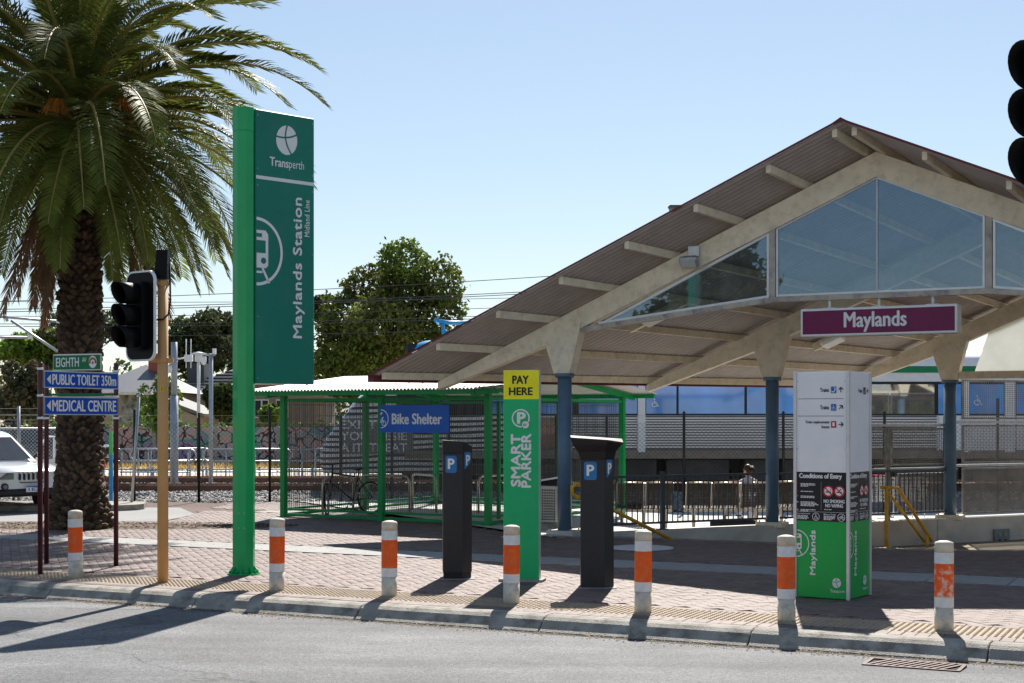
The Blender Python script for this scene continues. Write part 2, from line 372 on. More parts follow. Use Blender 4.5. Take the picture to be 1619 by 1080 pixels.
# header course and border along the kerb and tactile strip
for a in np.arange(-20, 9.5, U): br.append((*K(a, .125), 'k'))
for a in np.arange(-20, 9.5, 2 * U): br.append((*K(a, .91), 'l'))
br.sort(key=lambda q: q[1])
def brick_box(w, h):
    mb = MB(); g = .0022; x, y = w / 2 - g, h / 2 - g; e = .005
    v = [(-x, -y, -.012), (x, -y, -.012), (x, y, -.012), (-x, y, -.012), (-x, -y, -.003), (x, -y, -.003), (x, y, -.003), (-x, y, -.003),
         (-x + e, -y + e, 0), (x - e, -y + e, 0), (x - e, y - e, 0), (-x + e, y - e, 0)]
    f = [(0, 1, 5, 4), (1, 2, 6, 5), (2, 3, 7, 6), (3, 0, 4, 7), (4, 5, 9, 8), (5, 6, 10, 9), (6, 7, 11, 10), (7, 4, 8, 11), (8, 9, 10, 11)]
    return mb.add(v, f)
kinds = {0: (brick_box(2 * U, U), KA + R(45)), 3: (brick_box(U, 2 * U), KA + R(45)), 'k': (brick_box(U, .235), KA), 'l': (brick_box(2 * U, U), KA)}
kmesh = {k: v[0].data('brick', m_brick) for k, v in kinds.items()}
near = [q for q in br if abs(q[0] / q[1]) < .36][:300]; near_set = set(id(q) for q in near)
for q in near:
    o = obj('brick', kmesh[q[2]], pavement); o.location = (q[0], q[1], front_z(q[0], q[1]) + random.uniform(-.0015, .0025)); o.rotation_euler = (random.uniform(-.006, .006), random.uniform(-.006, .006), kinds[q[2]][1])
VV, FF, TT, off = [], [], [], 0
for q in br:
    if id(q) in near_set: continue
    mbk, an = kinds[q[2]]; c, s = math.cos(an), math.sin(an); z = front_z(q[0], q[1]) + random.uniform(-.0015, .0025)
    v = np.array(mbk.v); tx, ty = random.uniform(-.008, .008), random.uniform(-.008, .008)
    VV.append(np.stack([q[0] + v[:, 0] * c - v[:, 1] * s, q[1] + v[:, 0] * s + v[:, 1] * c, z + v[:, 2] + v[:, 0] * tx + v[:, 1] * ty], 1))
    FF.append(np.array(mbk.f) + off); off += len(v)
    tt = random.uniform(.8, 1.2); tw = random.uniform(-.05, .05); TT += [(tt * (1 + tw), tt, tt * (1 - tw))] * len(mbk.f)
bf = obj('brick_field', np_mesh('brick_field', np.concatenate(VV), np.concatenate(FF), m_brick2, np.array(TT)), pavement); bf['kind'] = 'stuff'
# concrete bands of slabs
for l, h in BANDS:
    mb = MB(); mb.box((0, 0, -.01), (.9, h - l - .01, .03), None, .006); sm_ = mb.data('slab', m_slab)
    for a in np.arange(-11, 10, .91):
        x, y = K(a, (l + h) / 2); r = Vector((x, y)) - A1
        if abs(x / y) > .42 or (r.dot(CU) > -.6 and r.dot(CN) < .9) or y > 33 or (y > 26.3 and x < -6): continue
        o = obj('slab', sm_, pavement); o.location = (x, y, front_z(x, y) - .002); o.rotation_euler = (0, 0, KA)
        dz = (front_z(*K(a + .4, (l + h) / 2)) - front_z(*K(a - .4, (l + h) / 2))) / .8; o.rotation_euler = (0, -math.atan(dz), KA)
# tactile strip with rows of raised studs
mb = MB(); mb.grid([[(*K(a, b), -.001) for b in (.245, .85)] for a in (-20, 9.6)], False)
ts = mb.build('tactile_strip', m_tact); struct(ts)
VV, FF, off = [], [], 0
dome = MB(); dome.lathe([(.0185, 0), (.012, .006)], 7); dv = np.array(dome.v); 
df = [list(f) + [f[0]] * 0 for f in dome.f]
for a in np.arange(-13, 7.5, .058):
    for k in range(10):
        x, y = K(a, .275 + k * .06)
        if abs(x / y) > .42: continue
        VV.append(dv + np.array([x, y, 0])); FF += [tuple(i + off for i in f) for f in df]; off += len(dv)
me = bpy.data.meshes.new('tactile_stud'); me.from_pydata(np.concatenate(VV).tolist(), [], FF); me.materials.append(m_tact)
o = obj('tactile_stud', me, ts); o['kind'] = 'stuff'
# pale round disc laid on the paving
m_pad = M('pale_disc_surface', (.55, .56, .58), .6, var=.1, scale=8)
mb = MB(); mb.lathe([(.46, -.01), (.46, .006), (.43, .010), (.40, .006), (.38, .010)], 32)
disc_obj = mb.build('pale_disc', m_pad); x, y = G(1015, 874, -.07); disc_obj.location = (x, y, front_z(x, y) + .002)
tag(disc_obj, 'round pale disc set in the shaded paving beside the dark ticket machine', 'manhole cover')
# --- drainage grate in the gutter
ga, gb = KI(*G(1446, 1052, -.12))
t = thing('drain_grate', 'rusty slotted drain grate in the gutter below the rightmost bollards', 'drain grate', (*K(ga, gb), rz_(gb) + .004), KA)
m_iron = M('drain_iron', (.05, .022, .021), .6, .3, var=.3, scale=20)
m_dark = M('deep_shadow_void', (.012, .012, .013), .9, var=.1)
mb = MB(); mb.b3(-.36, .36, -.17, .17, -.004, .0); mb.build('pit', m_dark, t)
mb = MB()
for s in (-1, 1): mb.b3(-.38, .38, s * .17 - .015, s * .17 + .015, -.004, .012); mb.b3(s * .37 - .015, s * .37 + .015, -.155, .155, -.004, .0115)
mb.build('frame', m_iron, t)
bm_ = MB(); bm_.add([(-.012 + .06 * q, p, z) for p, q in ((-.155, -1), (.155, 1)) for z in (0, .011)] + [(.018 + .06 * q, p, z) for p, q in ((-.155, -1), (.155, 1)) for z in (0, .011)],
                   [(0, 1, 3, 2), (4, 6, 7, 5), (1, 5, 7, 3), (0, 4, 5, 1), (2, 3, 7, 6)]); bd = bm_.data('bar', m_iron)
for k in range(10): o = obj('bar', bd, t); o.location = (-.29 + .064 * k, 0, 0)
# --- parapet wall beside the ramp, floor behind it
m_wall = M('painted_parapet', (.52, .49, .44), .7, var=.1, scale=2.5, dirt=(.3, .27, .23), dirt_amt=.4, dscale=3, bump=.15, bscale=50)
t = thing('parapet_wall', 'low cream parapet wall under the canopy columns beside the ramp', 'wall', (*A1, 0), math.atan2(CU.y, CU.x))
mb = MB(); mb.b3(-.35, 7.9, -.2, .22, -1.2, .015, None, .012); mb.build('wall_segment', m_wall, t)
mb = MB(); mb.b3(7.91, 15.5, -.2, .22, -1.2, .013, None, .012); mb.build('wall_segment', m_wall, t)
mb = MB(); mb.grid([[(s, -.2 - w, -.068 * max(s, 0) + .012 - w * .04) for w in (0, .42)] for s in np.linspace(-.4, 12, 14)]); mb.build('edge_strip', m_slab, t)
m_plat = M('sunlit_concrete', (.5, .49, .46), .8, var=.1, scale=1.5, bump=.1, bscale=60)
mb = MB(); rows = []
for k in range(0, 41):
    tt = -.4 + k * .65; rows.append([(*Lw(tt, d), -.25 * sstep(.9, 3.5, Lw(tt, d)[0]) + .004) for d in (0.1, -.6, -2, -4, -8, -14)])
mb.grid(rows); struct(mb.build('platform', m_plat))
# --- car park behind the palm
m_cp = M('car_park_asphalt', (.26, .255, .25), .85, var=.12, scale=.8, bump=.3, bscale=120)
mb = MB(); mb.add([(-30, 26.9, .004), (-6.4, 26.9, .004), (-6.2, 29, .004), (-7, 31.2, .004), (-30, 31.2, .004)], [(0, 1, 2, 3, 4)]); struct(mb.build('car_park', m_cp))
mb = MB(); pts = [(-30, 29.9)] + [(-8.6, 29.9)] + [(-8.6 + 1.0 * math.sin(t), 30.55 - .65 * math.cos(t)) for t in np.linspace(.2, 1.6, 6)] + [(-7.75, 31.4), (-9, 31.7), (-30, 31.7)]
mb.prism(pts, -.1, .12); struct(mb.build('car_park_kerb', m_conc))
m_soil = M('soil', (.13, .1, .075), .95, var=.4, scale=9, bump=.6, bscale=30)
mb = MB(); mb.add([(-7.4 + 3.6 * math.cos(t), 25.75 + .75 * math.sin(t), -.004) for t in np.linspace(0, 6.28, 40)[:-1]] + [(-7.4, 25.75, .03)], [(k, (k + 1) % 39, 39) for k in range(39)], None, True)
struct(mb.build('garden_bed', m_soil))
# leaf litter on bed and paving
VV = []; TT = []
for k in range(4200):
    if k < 2600:
        th, rr = random.uniform(0, 6.28), random.random() ** .4; x, y = -7.4 + 3.7 * rr * math.cos(th), 25.75 + .85 * rr * math.sin(th); s = random.uniform(.012, .035)
    else:
        x, y = K(random.uniform(-9, 7), .05 + abs(random.gauss(0, 4.2))); s = random.uniform(.004, .016)
        if abs(x / y) > .4 or y > 30 or (Vector((x, y)) - A1).dot(CN) < .4 and x > .4: continue
    an = random.uniform(0, 6.28); z = front_z(x, y) + .006 + (.012 if k < 2600 else 0); c, d = math.cos(an) * s, math.sin(an) * s
    VV += [(x - c, y - d, z), (x + d * .5, y - c * .5, z + s * .3), (x + c, y + d, z + s * .2), (x - d * .5, y + c * .5, z + s * .5)]; q = random.uniform(.4, 1.3); TT.append((q, q * .85, q * .7))
V = np.array(VV); o = obj('leaf_litter', np_mesh('leaf_litter', V, np.arange(len(V)).reshape(-1, 4), M('litter', (.16, .11, .07), .9, attr=True), np.array(TT)))
tag(o, 'brown leaf litter round the palm and scattered over the paving', 'leaf litter', kind='stuff')
# --- railway: ballast, rails, sleepers, far platform, verge
m_bal = M('ballast_stone', (.3, .29, .28), .9, var=.3, scale=10, attr=True)
mb = MB(); rows = []
for x in np.arange(-24, 40, 1.0): rows.append([(x, 33.6, -.26 if x > 3 else -.02), (x, 34.6, .0), (x, 35.8, .06), (x, 39.0, .06), (x, 41, .05), (x, 44.6, .0)])
mb.grid(rows); bb = mb.build('ballast_bed', M('ballast_bed', (.22, .21, .2), .95, var=.4, scale=12, bump=.8, bscale=18)); struct(bb)
octv = np.array([(1, 0, 0), (-1, 0, 0), (0, 1, 0), (0, -1, 0), (0, 0, 1), (0, 0, -1)]); octf = np.array([(0, 2, 4), (2, 1, 4), (1, 3, 4), (3, 0, 4), (2, 0, 5), (1, 2, 5), (3, 1, 5), (0, 3, 5)])
N = 15000; X = RNG.uniform(-14, 14, N); Y = 33.65 + RNG.uniform(0, 1, N) ** 1.3 * 8; S = RNG.uniform(.022, .05, N)
Z = np.interp(Y, [33.6, 34.6, 35.8, 39], [-.02, .0, .06, .06]) + np.where((X > 3) & (Y < 34.4), -.2, 0) + .012
V = np.stack([X, Y, Z], 1)[:, None, :] + octv[None] * (S[:, None, None] * RNG.uniform(.6, 1.3, (N, 6, 1)))
Fq = (octf[None] + 6 * np.arange(N)[:, None, None]).reshape(-1, 3); tt = np.repeat(RNG.uniform(.5, 1.7, N), 8)
o = obj('ballast', np_mesh('ballast', V.reshape(-1, 3), Fq, m_bal, np.stack([tt] * 3, 1))); tag(o, 'grey railway ballast stones beside the track', 'ballast', kind='stuff')
m_rail = M('rusty_rail', (.16, .085, .06), .6, .4, var=.3, scale=3); m_slp = M('sleeper_concrete', (.34, .33, .31), .9)
for cy in (37.4, 42.1):
    t = bpy.data.objects.new('railway_track', None); COL.objects.link(t); t['kind'] = 'structure'; t.location = (0, cy, 0)
    for s in (-1, 1):
        mb = MB()
        for (w, z0, z1) in ((.14, .07, .085), (.02, .085, .19), (.07, .19, .23)): mb.b3(-60, 60, s * .5335 - w / 2, s * .5335 + w / 2, z0, z1)
        mb.build('rail', m_rail, t)
    mb = MB(); mb.b3(-.12, .12, -1.2, 1.2, -.05, .068, None, .02); sm_ = mb.data('sleeper', m_slp)
    for k in range(46): o = obj('sleeper', sm_, t); o.location = (-15 + k * .68, 0, 0)
mb = MB(); mb.b3(-60, 60, 45.2, 54, -.4, .05); struct(mb.build('far_platform', m_plat))
m_yel = M('tactile_yellow', (.75, .42, .03), .7, var=.2, scale=10)
yt = bpy.data.objects.new('tactile_line', None); COL.objects.link(yt); yt['kind'] = 'structure'; yt.location = (0, 47.6, .052)
mb = MB(); mb.b3(-.2, .2, -.3, .3, 0, .012, None, .004); sm_ = mb.data('tactile_tile', m_yel)
for k in range(64): o = obj('tactile_tile', sm_, yt); o.location = (-16 + .45 * k, 0, 0)
m_dry = M('dry_grass', (.42, .3, .12), .95, var=.35, scale=3)
mb = MB(); rows = [[(x, y, .02 + .05 * math.sin(x * 1.7 + y)) for y in np.linspace(54, 75, 12)] for x in np.arange(-60, 60, 2.)]; mb.grid(rows); struct(mb.build('verge', m_dry))
N = 5000; X = RNG.uniform(-24, 10, N); Y = RNG.uniform(54.2, 59.5, N); H = RNG.uniform(.06, .3, N); dx = RNG.uniform(-.1, .1, (N, 2))
V = np.stack([np.stack([X - .02, Y, X * 0], 1), np.stack([X + .02, Y, X * 0], 1), np.stack([X + dx[:, 0], Y + dx[:, 1], H], 1)], 1).reshape(-1, 3)
o = obj('dry_grass', np_mesh('dry_grass', V, np.arange(3 * N).reshape(-1, 3), M('dry_blades', (.45, .33, .13), .9, attr=True, trans=.3), RNG.uniform(.6, 1.3, (N, 1)) * np.ones(3)))
tag(o, 'dry straw coloured grass below the mural wall', 'grass', kind='stuff')
# ================================================================== CANOPY
m_cream = M('cream_steel', (.80, .70, .53), .5, var=.1, scale=3, dirt=(.34, .27, .19), dirt_amt=.35, dscale=7, bump=.1, bscale=40)
m_soff = M('corrugated_sheet', (.46, .405, .375), .5, .05, var=.08, scale=4)
m_maroon = M('maroon_flashing', (.13, .022, .025), .45, var=.12)
m_blue = M('blue_grey_column', (.10, .17, .25), .42, var=.12, scale=4, dirt=(.2, .2, .19), dirt_amt=.15, dscale=12)
m_alu = M('aluminium', (.62, .62, .64), .4, .6, var=.08)
m_white = M('white_paint', (.8, .8, .79), .45, var=.05)
m_black = M('black_plastic', (.012, .012, .014), .45, var=.2)
m_galv = M('galvanised_steel', (.42, .43, .44), .45, .7, var=.15, scale=12)
m_rust = M('peeling_steel', (.5, .45, .38), .6, .1, var=.2, scale=10, dirt=(.1, .1, .16), dirt_amt=.8, dscale=5)
def glassmat(name, tint, refl, rough=.02, col=(1, 1, 1)):
    m = bpy.data.materials.new(name); m.use_nodes = True; n = m.node_tree.nodes; L = m.node_tree.links; n.remove(n['Principled BSDF'])
    tr = n.new('ShaderNodeBsdfTransparent'); tr.inputs[0].default_value = (*tint, 1); gl = n.new('ShaderNodeBsdfGlossy'); gl.inputs['Roughness'].default_value = rough; gl.inputs['Color'].default_value = (*col, 1)
    fr = n.new('ShaderNodeFresnel'); fr.inputs['IOR'].default_value = 1.5; ad = n.new('ShaderNodeMath'); ad.operation = 'ADD'; ad.inputs[1].default_value = refl; ad.use_clamp = True
    # faint dust
    tc = n.new('ShaderNodeTexCoord'); ns = n.new('ShaderNodeTexNoise'); ns.inputs['Scale'].default_value = 3; L.new(tc.outputs['Object'], ns.inputs['Vector'])
    mr = n.new('ShaderNodeMapRange'); mr.inputs['From Min'].default_value = .35; mr.inputs['From Max'].default_value = .8; mr.inputs['To Max'].default_value = .07; L.new(ns.outputs['Fac'], mr.inputs['Value'])
    df = n.new('ShaderNodeBsdfDiffuse'); df.inputs[0].default_value = (.6, .6, .58, 1); m2 = n.new('ShaderNodeMixShader')
    ms = n.new('ShaderNodeMixShader'); L.new(fr.outputs[0], ad.inputs[0]); L.new(ad.outputs[0], ms.inputs[0]); L.new(tr.outputs[0], ms.inputs[1]); L.new(gl.outputs[0], ms.inputs[2])
    L.new(mr.outputs[0], m2.inputs[0]); L.new(ms.outputs[0], m2.inputs[1]); L.new(df.outputs[0], m2.inputs[2]); L.new(m2.outputs[0], n['Material Output'].inputs[0]); return m
m_glass = glassmat('canopy_glass', (.7, .8, .86), .07, .01, (.62, .82, 1))
UA = R(-28.5); BAY = 3.52; SL = .437; ZE = 2.49
def sl_(q): return -2.34 + 2.30 * q
def sa_(q): return 5.07 + .874 * q
def za_(q): return ZE + SL * (sa_(q) - sl_(q))
can = thing('station_canopy', 'cream framed gabled station canopy with corrugated roof and glazed front gable', 'canopy', (*A1, 0), UA)
for i in range(3):
    t0 = BAY * i; sa, sl, za = sa_(i), sl_(i), za_(i); th = .095
    for side in (-1, 1):
        f = (lambda s: s) if side < 0 else (lambda s, sa=sa: 2 * sa - s)
        sc = 2.30 * i
        top = lambda s: ZE + SL * (s - sl)
        pts = [(sl, ZE - .13), (sl, ZE), (sa, za), (sa, za - .36), (sc + .36, top(sc + .36) - .34), (sc - .3, top(sc - .3) - .33)]
        mb = MB(); mb.slab([(f(s), t0 - th, z) for s, z in pts], (0, 2 * th, 0)); mb.build('rafter', m_cream, can)
        # haunch
        zz = 2.60; mb = MB()
        lo = [(f(sc + a), t0 + b, zz) for a, b in ((-.14, -.12), (.14, -.12), (.14, .12), (-.14, .12))]
        hi = [(f(sc - .31), t0 - .118, top(sc - .31) - .25), (f(sc + .35), t0 - .118, top(sc + .35) - .25), (f(sc + .35), t0 + .118, top(sc + .35) - .25), (f(sc - .31), t0 + .118, top(sc - .31) - .25)]
        mb.add(lo + hi, [(0, 1, 2, 3), (4, 5, 6, 7), (0, 1, 5, 4), (1, 2, 6, 5), (2, 3, 7, 6), (3, 0, 4, 7)]); mb.build('haunch', m_cream, can)
        mb = MB(); zb = .05
        mb.lathe([(.114, zb + .02), (.114, 2.55)], 28, (f(sc), t0, 0)); col = mb.build('column', m_blue, can)
        mb = MB(); mb.lathe([(.155, 2.545), (.158, 2.55), (.158, 2.595), (.155, 2.60)], 28, (f(sc), t0, 0))
        for k in range(8): a = k * .785 + .3; mb.lathe([(.012, 2.53), (.012, 2.545)], 6, (f(sc) + .137 * math.cos(a), t0 + .137 * math.sin(a), 0))
        mb.build('flange', m_blue, col)
        mb = MB(); mb.b3(f(sc) - .24, f(sc) + .24, t0 - .2, t0 + .2, -.02 if i or side > 0 else -.06, zb + .02, None, .01)
        for a in (-1, 1):
            for b in (-1, 1): mb.lathe([(.014, zb + .02), (.014, zb + .05)], 6, (f(sc) + a * .18, t0 + b * .15, 0))
        mb.build('base_plate', m_wall if (i == 0) else m_cream, col)
Q0, Q1 = -.262, 2.07
def hexa(mb, a, b, w, h0, h1):
    v = [(p[0] + x, p[1], p[2] + z) for p in (a, b) for x, z in ((-w, h0), (w, h0), (w, h1), (-w, h1))]
    mb.add(v, [(3, 2, 1, 0), (4, 5, 6, 7), (0, 1, 5, 4), (1, 2, 6, 5), (2, 3, 7, 6), (3, 0, 4, 7)])
for side in (-1, 1):
    for k in range(8):
        q = k / 7 if k < 7 else .982
        if k == 0: q = .008
        P = lambda tau: ((sl_(tau) + q * (sa_(tau) - sl_(tau))) if side < 0 else 2 * sa_(tau) - (sl_(tau) + q * (sa_(tau) - sl_(tau))), tau * BAY, ZE + SL * q * (sa_(tau) - sl_(tau)))
        mb = MB(); hexa(mb, P(Q0), P(Q1), .036, .002, .118); mb.build('purlin', m_cream, can)
def roof_z(q, tau): return ZE + SL * q * (sa_(tau) - sl_(tau)) + .132
nw = int((Q1 - Q0 + .04) * BAY / .1) * 6
for side in (-1, 1):
    rows = []
    for k in range(nw + 1):
        tau = Q0 - .02 + (Q1 - Q0 + .04) * k / nw; zc = .02 * math.sin(2 * math.pi * k / 6); r = []
        for q in (-.012, .25, .5, .75, 1.0):
            s = sl_(tau) + q * (sa_(tau) - sl_(tau)); s = s if side < 0 else 2 * sa_(tau) - s; r.append((s, tau * BAY, roof_z(q, tau) + zc))
        rows.append(r)
    mb = MB(); mb.grid(rows); mb.build('roof_sheet', m_soff, can)
    # barge capping and gutter
    mb = MB(); tau = Q0 - .024; e = (sl_(tau) - .12) if side < 0 else 2 * sa_(tau) - sl_(tau) + .12; ap = (sa_(tau), tau * BAY, roof_z(1, tau))
    hexa2 = [(e, tau * BAY, roof_z(-.015, tau)), ap]
    v = []
    for p in hexa2: v += [(p[0], p[1] - .02, p[2] - .006), (p[0], p[1] + .05, p[2] + .016), (p[0], p[1] + .05, p[2] + .03), (p[0], p[1] - .02, p[2] + .03)]
    mb.add(v, [(3, 2, 1, 0), (4, 5, 6, 7), (0, 1, 5, 4), (1, 2, 6, 5), (2, 3, 7, 6), (3, 0, 4, 7)]); mb.build('barge_flashing', m_maroon, can)
    mb = MB(); g = lambda tau: ((sl_(tau) - .1) if side < 0 else 2 * sa_(tau) - sl_(tau) + .1, tau * BAY, ZE)
    hexa(mb, g(Q0 - .02), g(Q1), .06, -.015, .1); mb.build('gutter', m_maroon, can)
mb = MB(); v = []
for tau in (Q0 - .03, Q1):
    for d, z in ((-.12, -.04), (0, .03), (.12, -.04)): v.append((sa_(tau) + d, tau * BAY, roof_z(1, tau) + z + .012))
mb.add(v, [(0, 1, 4, 3), (1, 2, 5, 4)]); mb.build('ridge_cap', m_maroon, can)
# glazed gable of the front frame
top0 = lambda s: za_(0) - SL * abs(s - 5.07)
und = lambda s: top0(s) - .345
LC = [(.30, 3.335), (3.5, 3.69), (6.64, 3.69), (9.84, 3.335)]
chord = lambda s: np.interp(s, [p[0] for p in LC], [p[1] for p in LC])
for p, q in zip(LC[:-1], LC[1:]):
    mb = MB(); mb.slab([(p[0], -.07, p[1] - .075), (q[0], -.07, q[1] - .075), (q[0], -.07, q[1]), (p[0], -.07, p[1])], (0, .12, 0)); mb.build('lower_chord', m_rust, can)
for s in (3.5, 6.64): mb = MB(); mb.b3(s - .045, s + .045, -.066, .046, chord(s) + .002, und(s) + .02); mb.build('mullion', m_rust, can)
def pane(pts, w=.035, thin=None):
    mb = MB(); mb.slab([(s, -.02, z) for s, z in pts], (0, .008, 0)); g = mb.build('glass_pane', m_glass, can)
    mb = MB(); n = len(pts)
    for a in range(n):
        p, q = Vector(pts[a]), Vector(pts[(a + 1) % n]); d = (q - p).normalized(); nn = Vector((-d.y, d.x)) * (.007 if a == thin else w)
        mb.slab([(p.x, -.045 - a * .001, p.y), (q.x, -.045 - a * .001, q.y), (q.x + nn.x, -.045 - a * .001, q.y + nn.y), (p.x + nn.x, -.045 - a * .001, p.y + nn.y)], (0, .05, 0))
    mb.build('pane_frame', m_alu, g)
gl = lambda s: (s, chord(s) + .004)
gu = lambda s: (s, und(s) - .004)
pane([gl(.62), gl(3.445), gu(3.445)]); pane([gl(3.555), gl(5.068), gu(5.068), gu(3.555)], .03, 1); pane([gl(5.072), gl(6.585), gu(6.585), gu(5.072)], .03, 3); pane([gl(6.695), gl(9.5), gu(6.695)])
# infill of the back frame
m_poly = M('white_polycarbonate', (.82, .83, .8), .4, var=.04, trans=.55)
sc, sl, t3 = 4.6, sl_(2), 2 * BAY
top2 = lambda s: za_(2) - SL * abs(s - sa_(2))
mb = MB(); mb.slab([(5.05, t3 + .02, 2.76), (8.6, t3 + .02, 2.76), (8.4, t3 + .02, top2(8.4) - .35), (sa_(2), t3 + .02, top2(sa_(2)) - .37), (5.3, t3 + .02, top2(5.3) - .35)], (0, .03, 0)); mb.build('infill_panel', m_poly, can)
mb = MB(); mb.b3(4.78, 8.86, t3 - .06, t3 + .06, 2.62, 2.755); mb.build('tie_beam', m_cream, can)
# floodlight on the rafter, luminaires under the roof
fl = MB(); s = 2.28; z = top0(s) - .19
fl.b3(s - .09, s + .09, -.17, -.098, z + .03, z + .2, None, .01); flo = fl.build('floodlight', m_alu, can)
mb = MB(); mx = Matrix.Translation((s - .03, -.26, z - .06)) @ Matrix.Rotation(R(38), 4, 'X'); mb.box((0, 0, 0), (.3, .1, .19), mx, .03); mb.box((0, .06, 0), (.2, .06, .12), mx); mb.build('lamp_body', m_galv, flo)
mb = MB(); mb.box((0, -.054, 0), (.24, .01, .13), mx); mb.build('lamp_glass', M('lamp_glass', (.5, .5, .48), .2), flo)
def luminaire(q, tau0, tau1, side=-1):
    P = lambda tau, dz: Vector((sl_(tau) + q * (sa_(tau) - sl_(tau)), tau * BAY, ZE + SL * q * (sa_(tau) - sl_(tau)) + dz))
    mb = MB(); p, r = P(tau0, .0), P(tau1, .0); q2 = q + .143
    p2 = Vector((sl_(tau0) + q2 * (sa_(tau0) - sl_(tau0)), tau0 * BAY, ZE + SL * q2 * (sa_(tau0) - sl_(tau0))))
    d = (p2 - p).normalized(); ax = Matrix((d, Vector((0, 1, 0)), d.cross(Vector((0, 1, 0))))).transposed().to_4x4()
    mx = Matrix.Translation((p + p2) / 2 + Vector((0, 0, -.02))) @ ax
    mb.box((0, 0, .02), ((p2 - p).length, .13, .13), mx); o = mb.build('light_bracket', m_cream, can)
    mb = MB(); mb.box((0, -.16, -.09), (.42, .3, .1), mx @ Matrix.Rotation(R(-14), 4, 'X'), .03); l = mb.build('luminaire', m_white, o)
luminaire(.295, .38, .5); luminaire(.295, 1.45, 1.5)
# hanging station name sign
m_pur = M('purple_sign', (.17, .005, .07), .35, var=.1, scale=5)
m_letter = M('white_lettering', (.78, .78, .78), .5, var=.03)
st = thing('station_name_sign', 'maroon station name sign with white letters hanging from the canopy', 'sign', (*(A1 + Vector((math.cos(UA), math.sin(UA))) * 3.96), 0), UA)
SW = 2.27; z0, z1 = 3.075, 3.487
mb = MB(); mb.b3(0, SW, -.14, .14, z0, z1, None, .012); mb.build('casing', m_white, st)
f = Face(st, (0, -.14, z0)); mb = MB(); f.rect(mb, .035, SW - .035, .035, z1 - z0 - .035, .003); mb.build('sign_face', m_pur, st)
mb = MB(); f.text(mb, 'Maylands', .29 * SW, .055, .395 * SW, .285, bold=.017, lift=.006); mb.build('lettering', m_letter, st)
for s in (.40, 1.13, 1.9):
    mb = MB(); mb.lathe([(.022, z1 - .005), (.022, 3.62)], 10, (s, 0, 0)); mb.b3(s - .09, s + .09, -.05, .05, z1, z1 + .015); mb.build('hanger', m_white, st)

# ================================================================== BALUSTRADE, SCREENS, HANDRAILS on the parapet (local x along the wall, -y to the street)
WA = math.atan2(CU.y, CU.x)
m_dsteel = M('dark_balustrade_steel', (.075, .085, .1), .5, .3, var=.15)
m_mesh = M('perforated_steel', (.2, .18, .16), .5, .5, var=.2, scale=5)
t = thing('balustrade', 'dark steel balustrade with thin balusters on the low parapet behind the meters', 'balustrade', (*A1, .015), WA)
for a, b in ((.5, 1.86), (1.94, 4.05), (4.38, 8.6)):
    mb = MB(); mb.b3(a, b, -.03, .03, .875, .915); mb.build('top_rail', m_dsteel, t); mb = MB(); mb.b3(a, b, -.02, .02, .10, .135); mb.build('bottom_rail', m_dsteel, t)
    mb = MB()
    for x in np.arange(a + .06, b - .03, .105): mb.b3(x - .008, x + .008, -.008, .008, .137, .873)
    o = mb.build('balusters', m_dsteel, t); o['kind'] = 'stuff'
for x in (1.9, 6.4): mb = MB(); mb.b3(x - .036, x + .036, -.036, .036, 0, .97, None, .006); mb.b3(x - .09, x + .09, -.07, .07, 0, .012); mb.build('post', m_dsteel, t)
m_sgrey = M('screen_frame_steel', (.24, .24, .23), .55, .4, var=.25, scale=9, dirt=(.16, .09, .05), dirt_amt=.5, dscale=4)
def mesh_panel(parent, a, b, z0, z1, y, pitch=.045, wire=.004):
    mb = MB(); w = .035
    mb.b3(a, b, y - .02, y + .02, z1 - w, z1); mb.b3(a, b, y - .02, y + .02, z0, z0 + w); mb.b3(a, a + w, y - .019, y + .019, z0 + w, z1 - w); mb.b3(b - w, b, y - .019, y + .019, z0 + w, z1 - w)
    o = mb.build('screen_frame', m_sgrey, parent); mb = MB()
    for x in np.arange(a + w, b - w, pitch): mb.b3(x - wire, x + wire, y - .003, y + .003, z0 + w, z1 - w)
    for z in np.arange(z0 + w, z1 - w, pitch * .75): mb.b3(a + w, b - w, y - .006, y - .0035, z - wire, z + wire)
    q = mb.build('mesh_infill', m_mesh, o); q['kind'] = 'stuff'
t = thing('mesh_screen', 'grey framed wire mesh screens above the balustrade beside the third column', 'screen', (*A1, .0), WA)
for z_, h_ in ((1.73, .045), (.93, .035)): mb = MB(); mb.b3(5.2, 8.55, .035, .075, z_, z_ + h_); mb.build('rail', m_galv, t)
for a, b in ((5.6, 6.85), (7.0, 8.42)): mesh_panel(t, a, b, 1.0, 1.70, .055)
mesh_panel(t, 7.2, 8.42, .12, .86, .09, .03)
for x in (6.92, 5.3): mb = MB(); mb.b3(x - .035, x + .035, .02, .09, .0, 1.729); mb.build('post', m_sgrey, t)
t = thing('tall_mesh_screen', 'tall wire mesh screen in three tiers at the right beyond the last column', 'screen', (*A1, .0), WA)
for z0, z1, p in ((1.86, 2.62, .05), (1.02, 1.76, .04), (.06, .94, .028)): mesh_panel(t, 8.78, 11.4, z0, z1, .05, p); 
for z_, h_ in ((1.78, .06), (.955, .05)): mb = MB(); mb.b3(8.5, 13, .10, .14, z_, z_ + h_); mb.build('rail', m_galv, t)
mesh_panel(t, 11.45, 13.5, 1.02, 2.62, .05, .045); mesh_panel(t, 11.45, 13.5, .06, .94, .05, .03)
m_yrail = M('yellow_handrail', (.72, .38, .02), .45, var=.18, scale=8, dirt=(.25, .13, .04), dirt_amt=.4, dscale=10)
def wl(px, py, d):                                     # photo pixel on the vertical plane d metres before the parapet line -> local (x, z)
    k = (px - CX) / FPX; o = A1 + CN * d; tt = (k * o.y - o.x) / (CU.x - k * CU.y); Yv = o.y + CU.y * tt
    return tt, CZ + (HZ - py) * Yv / FPX
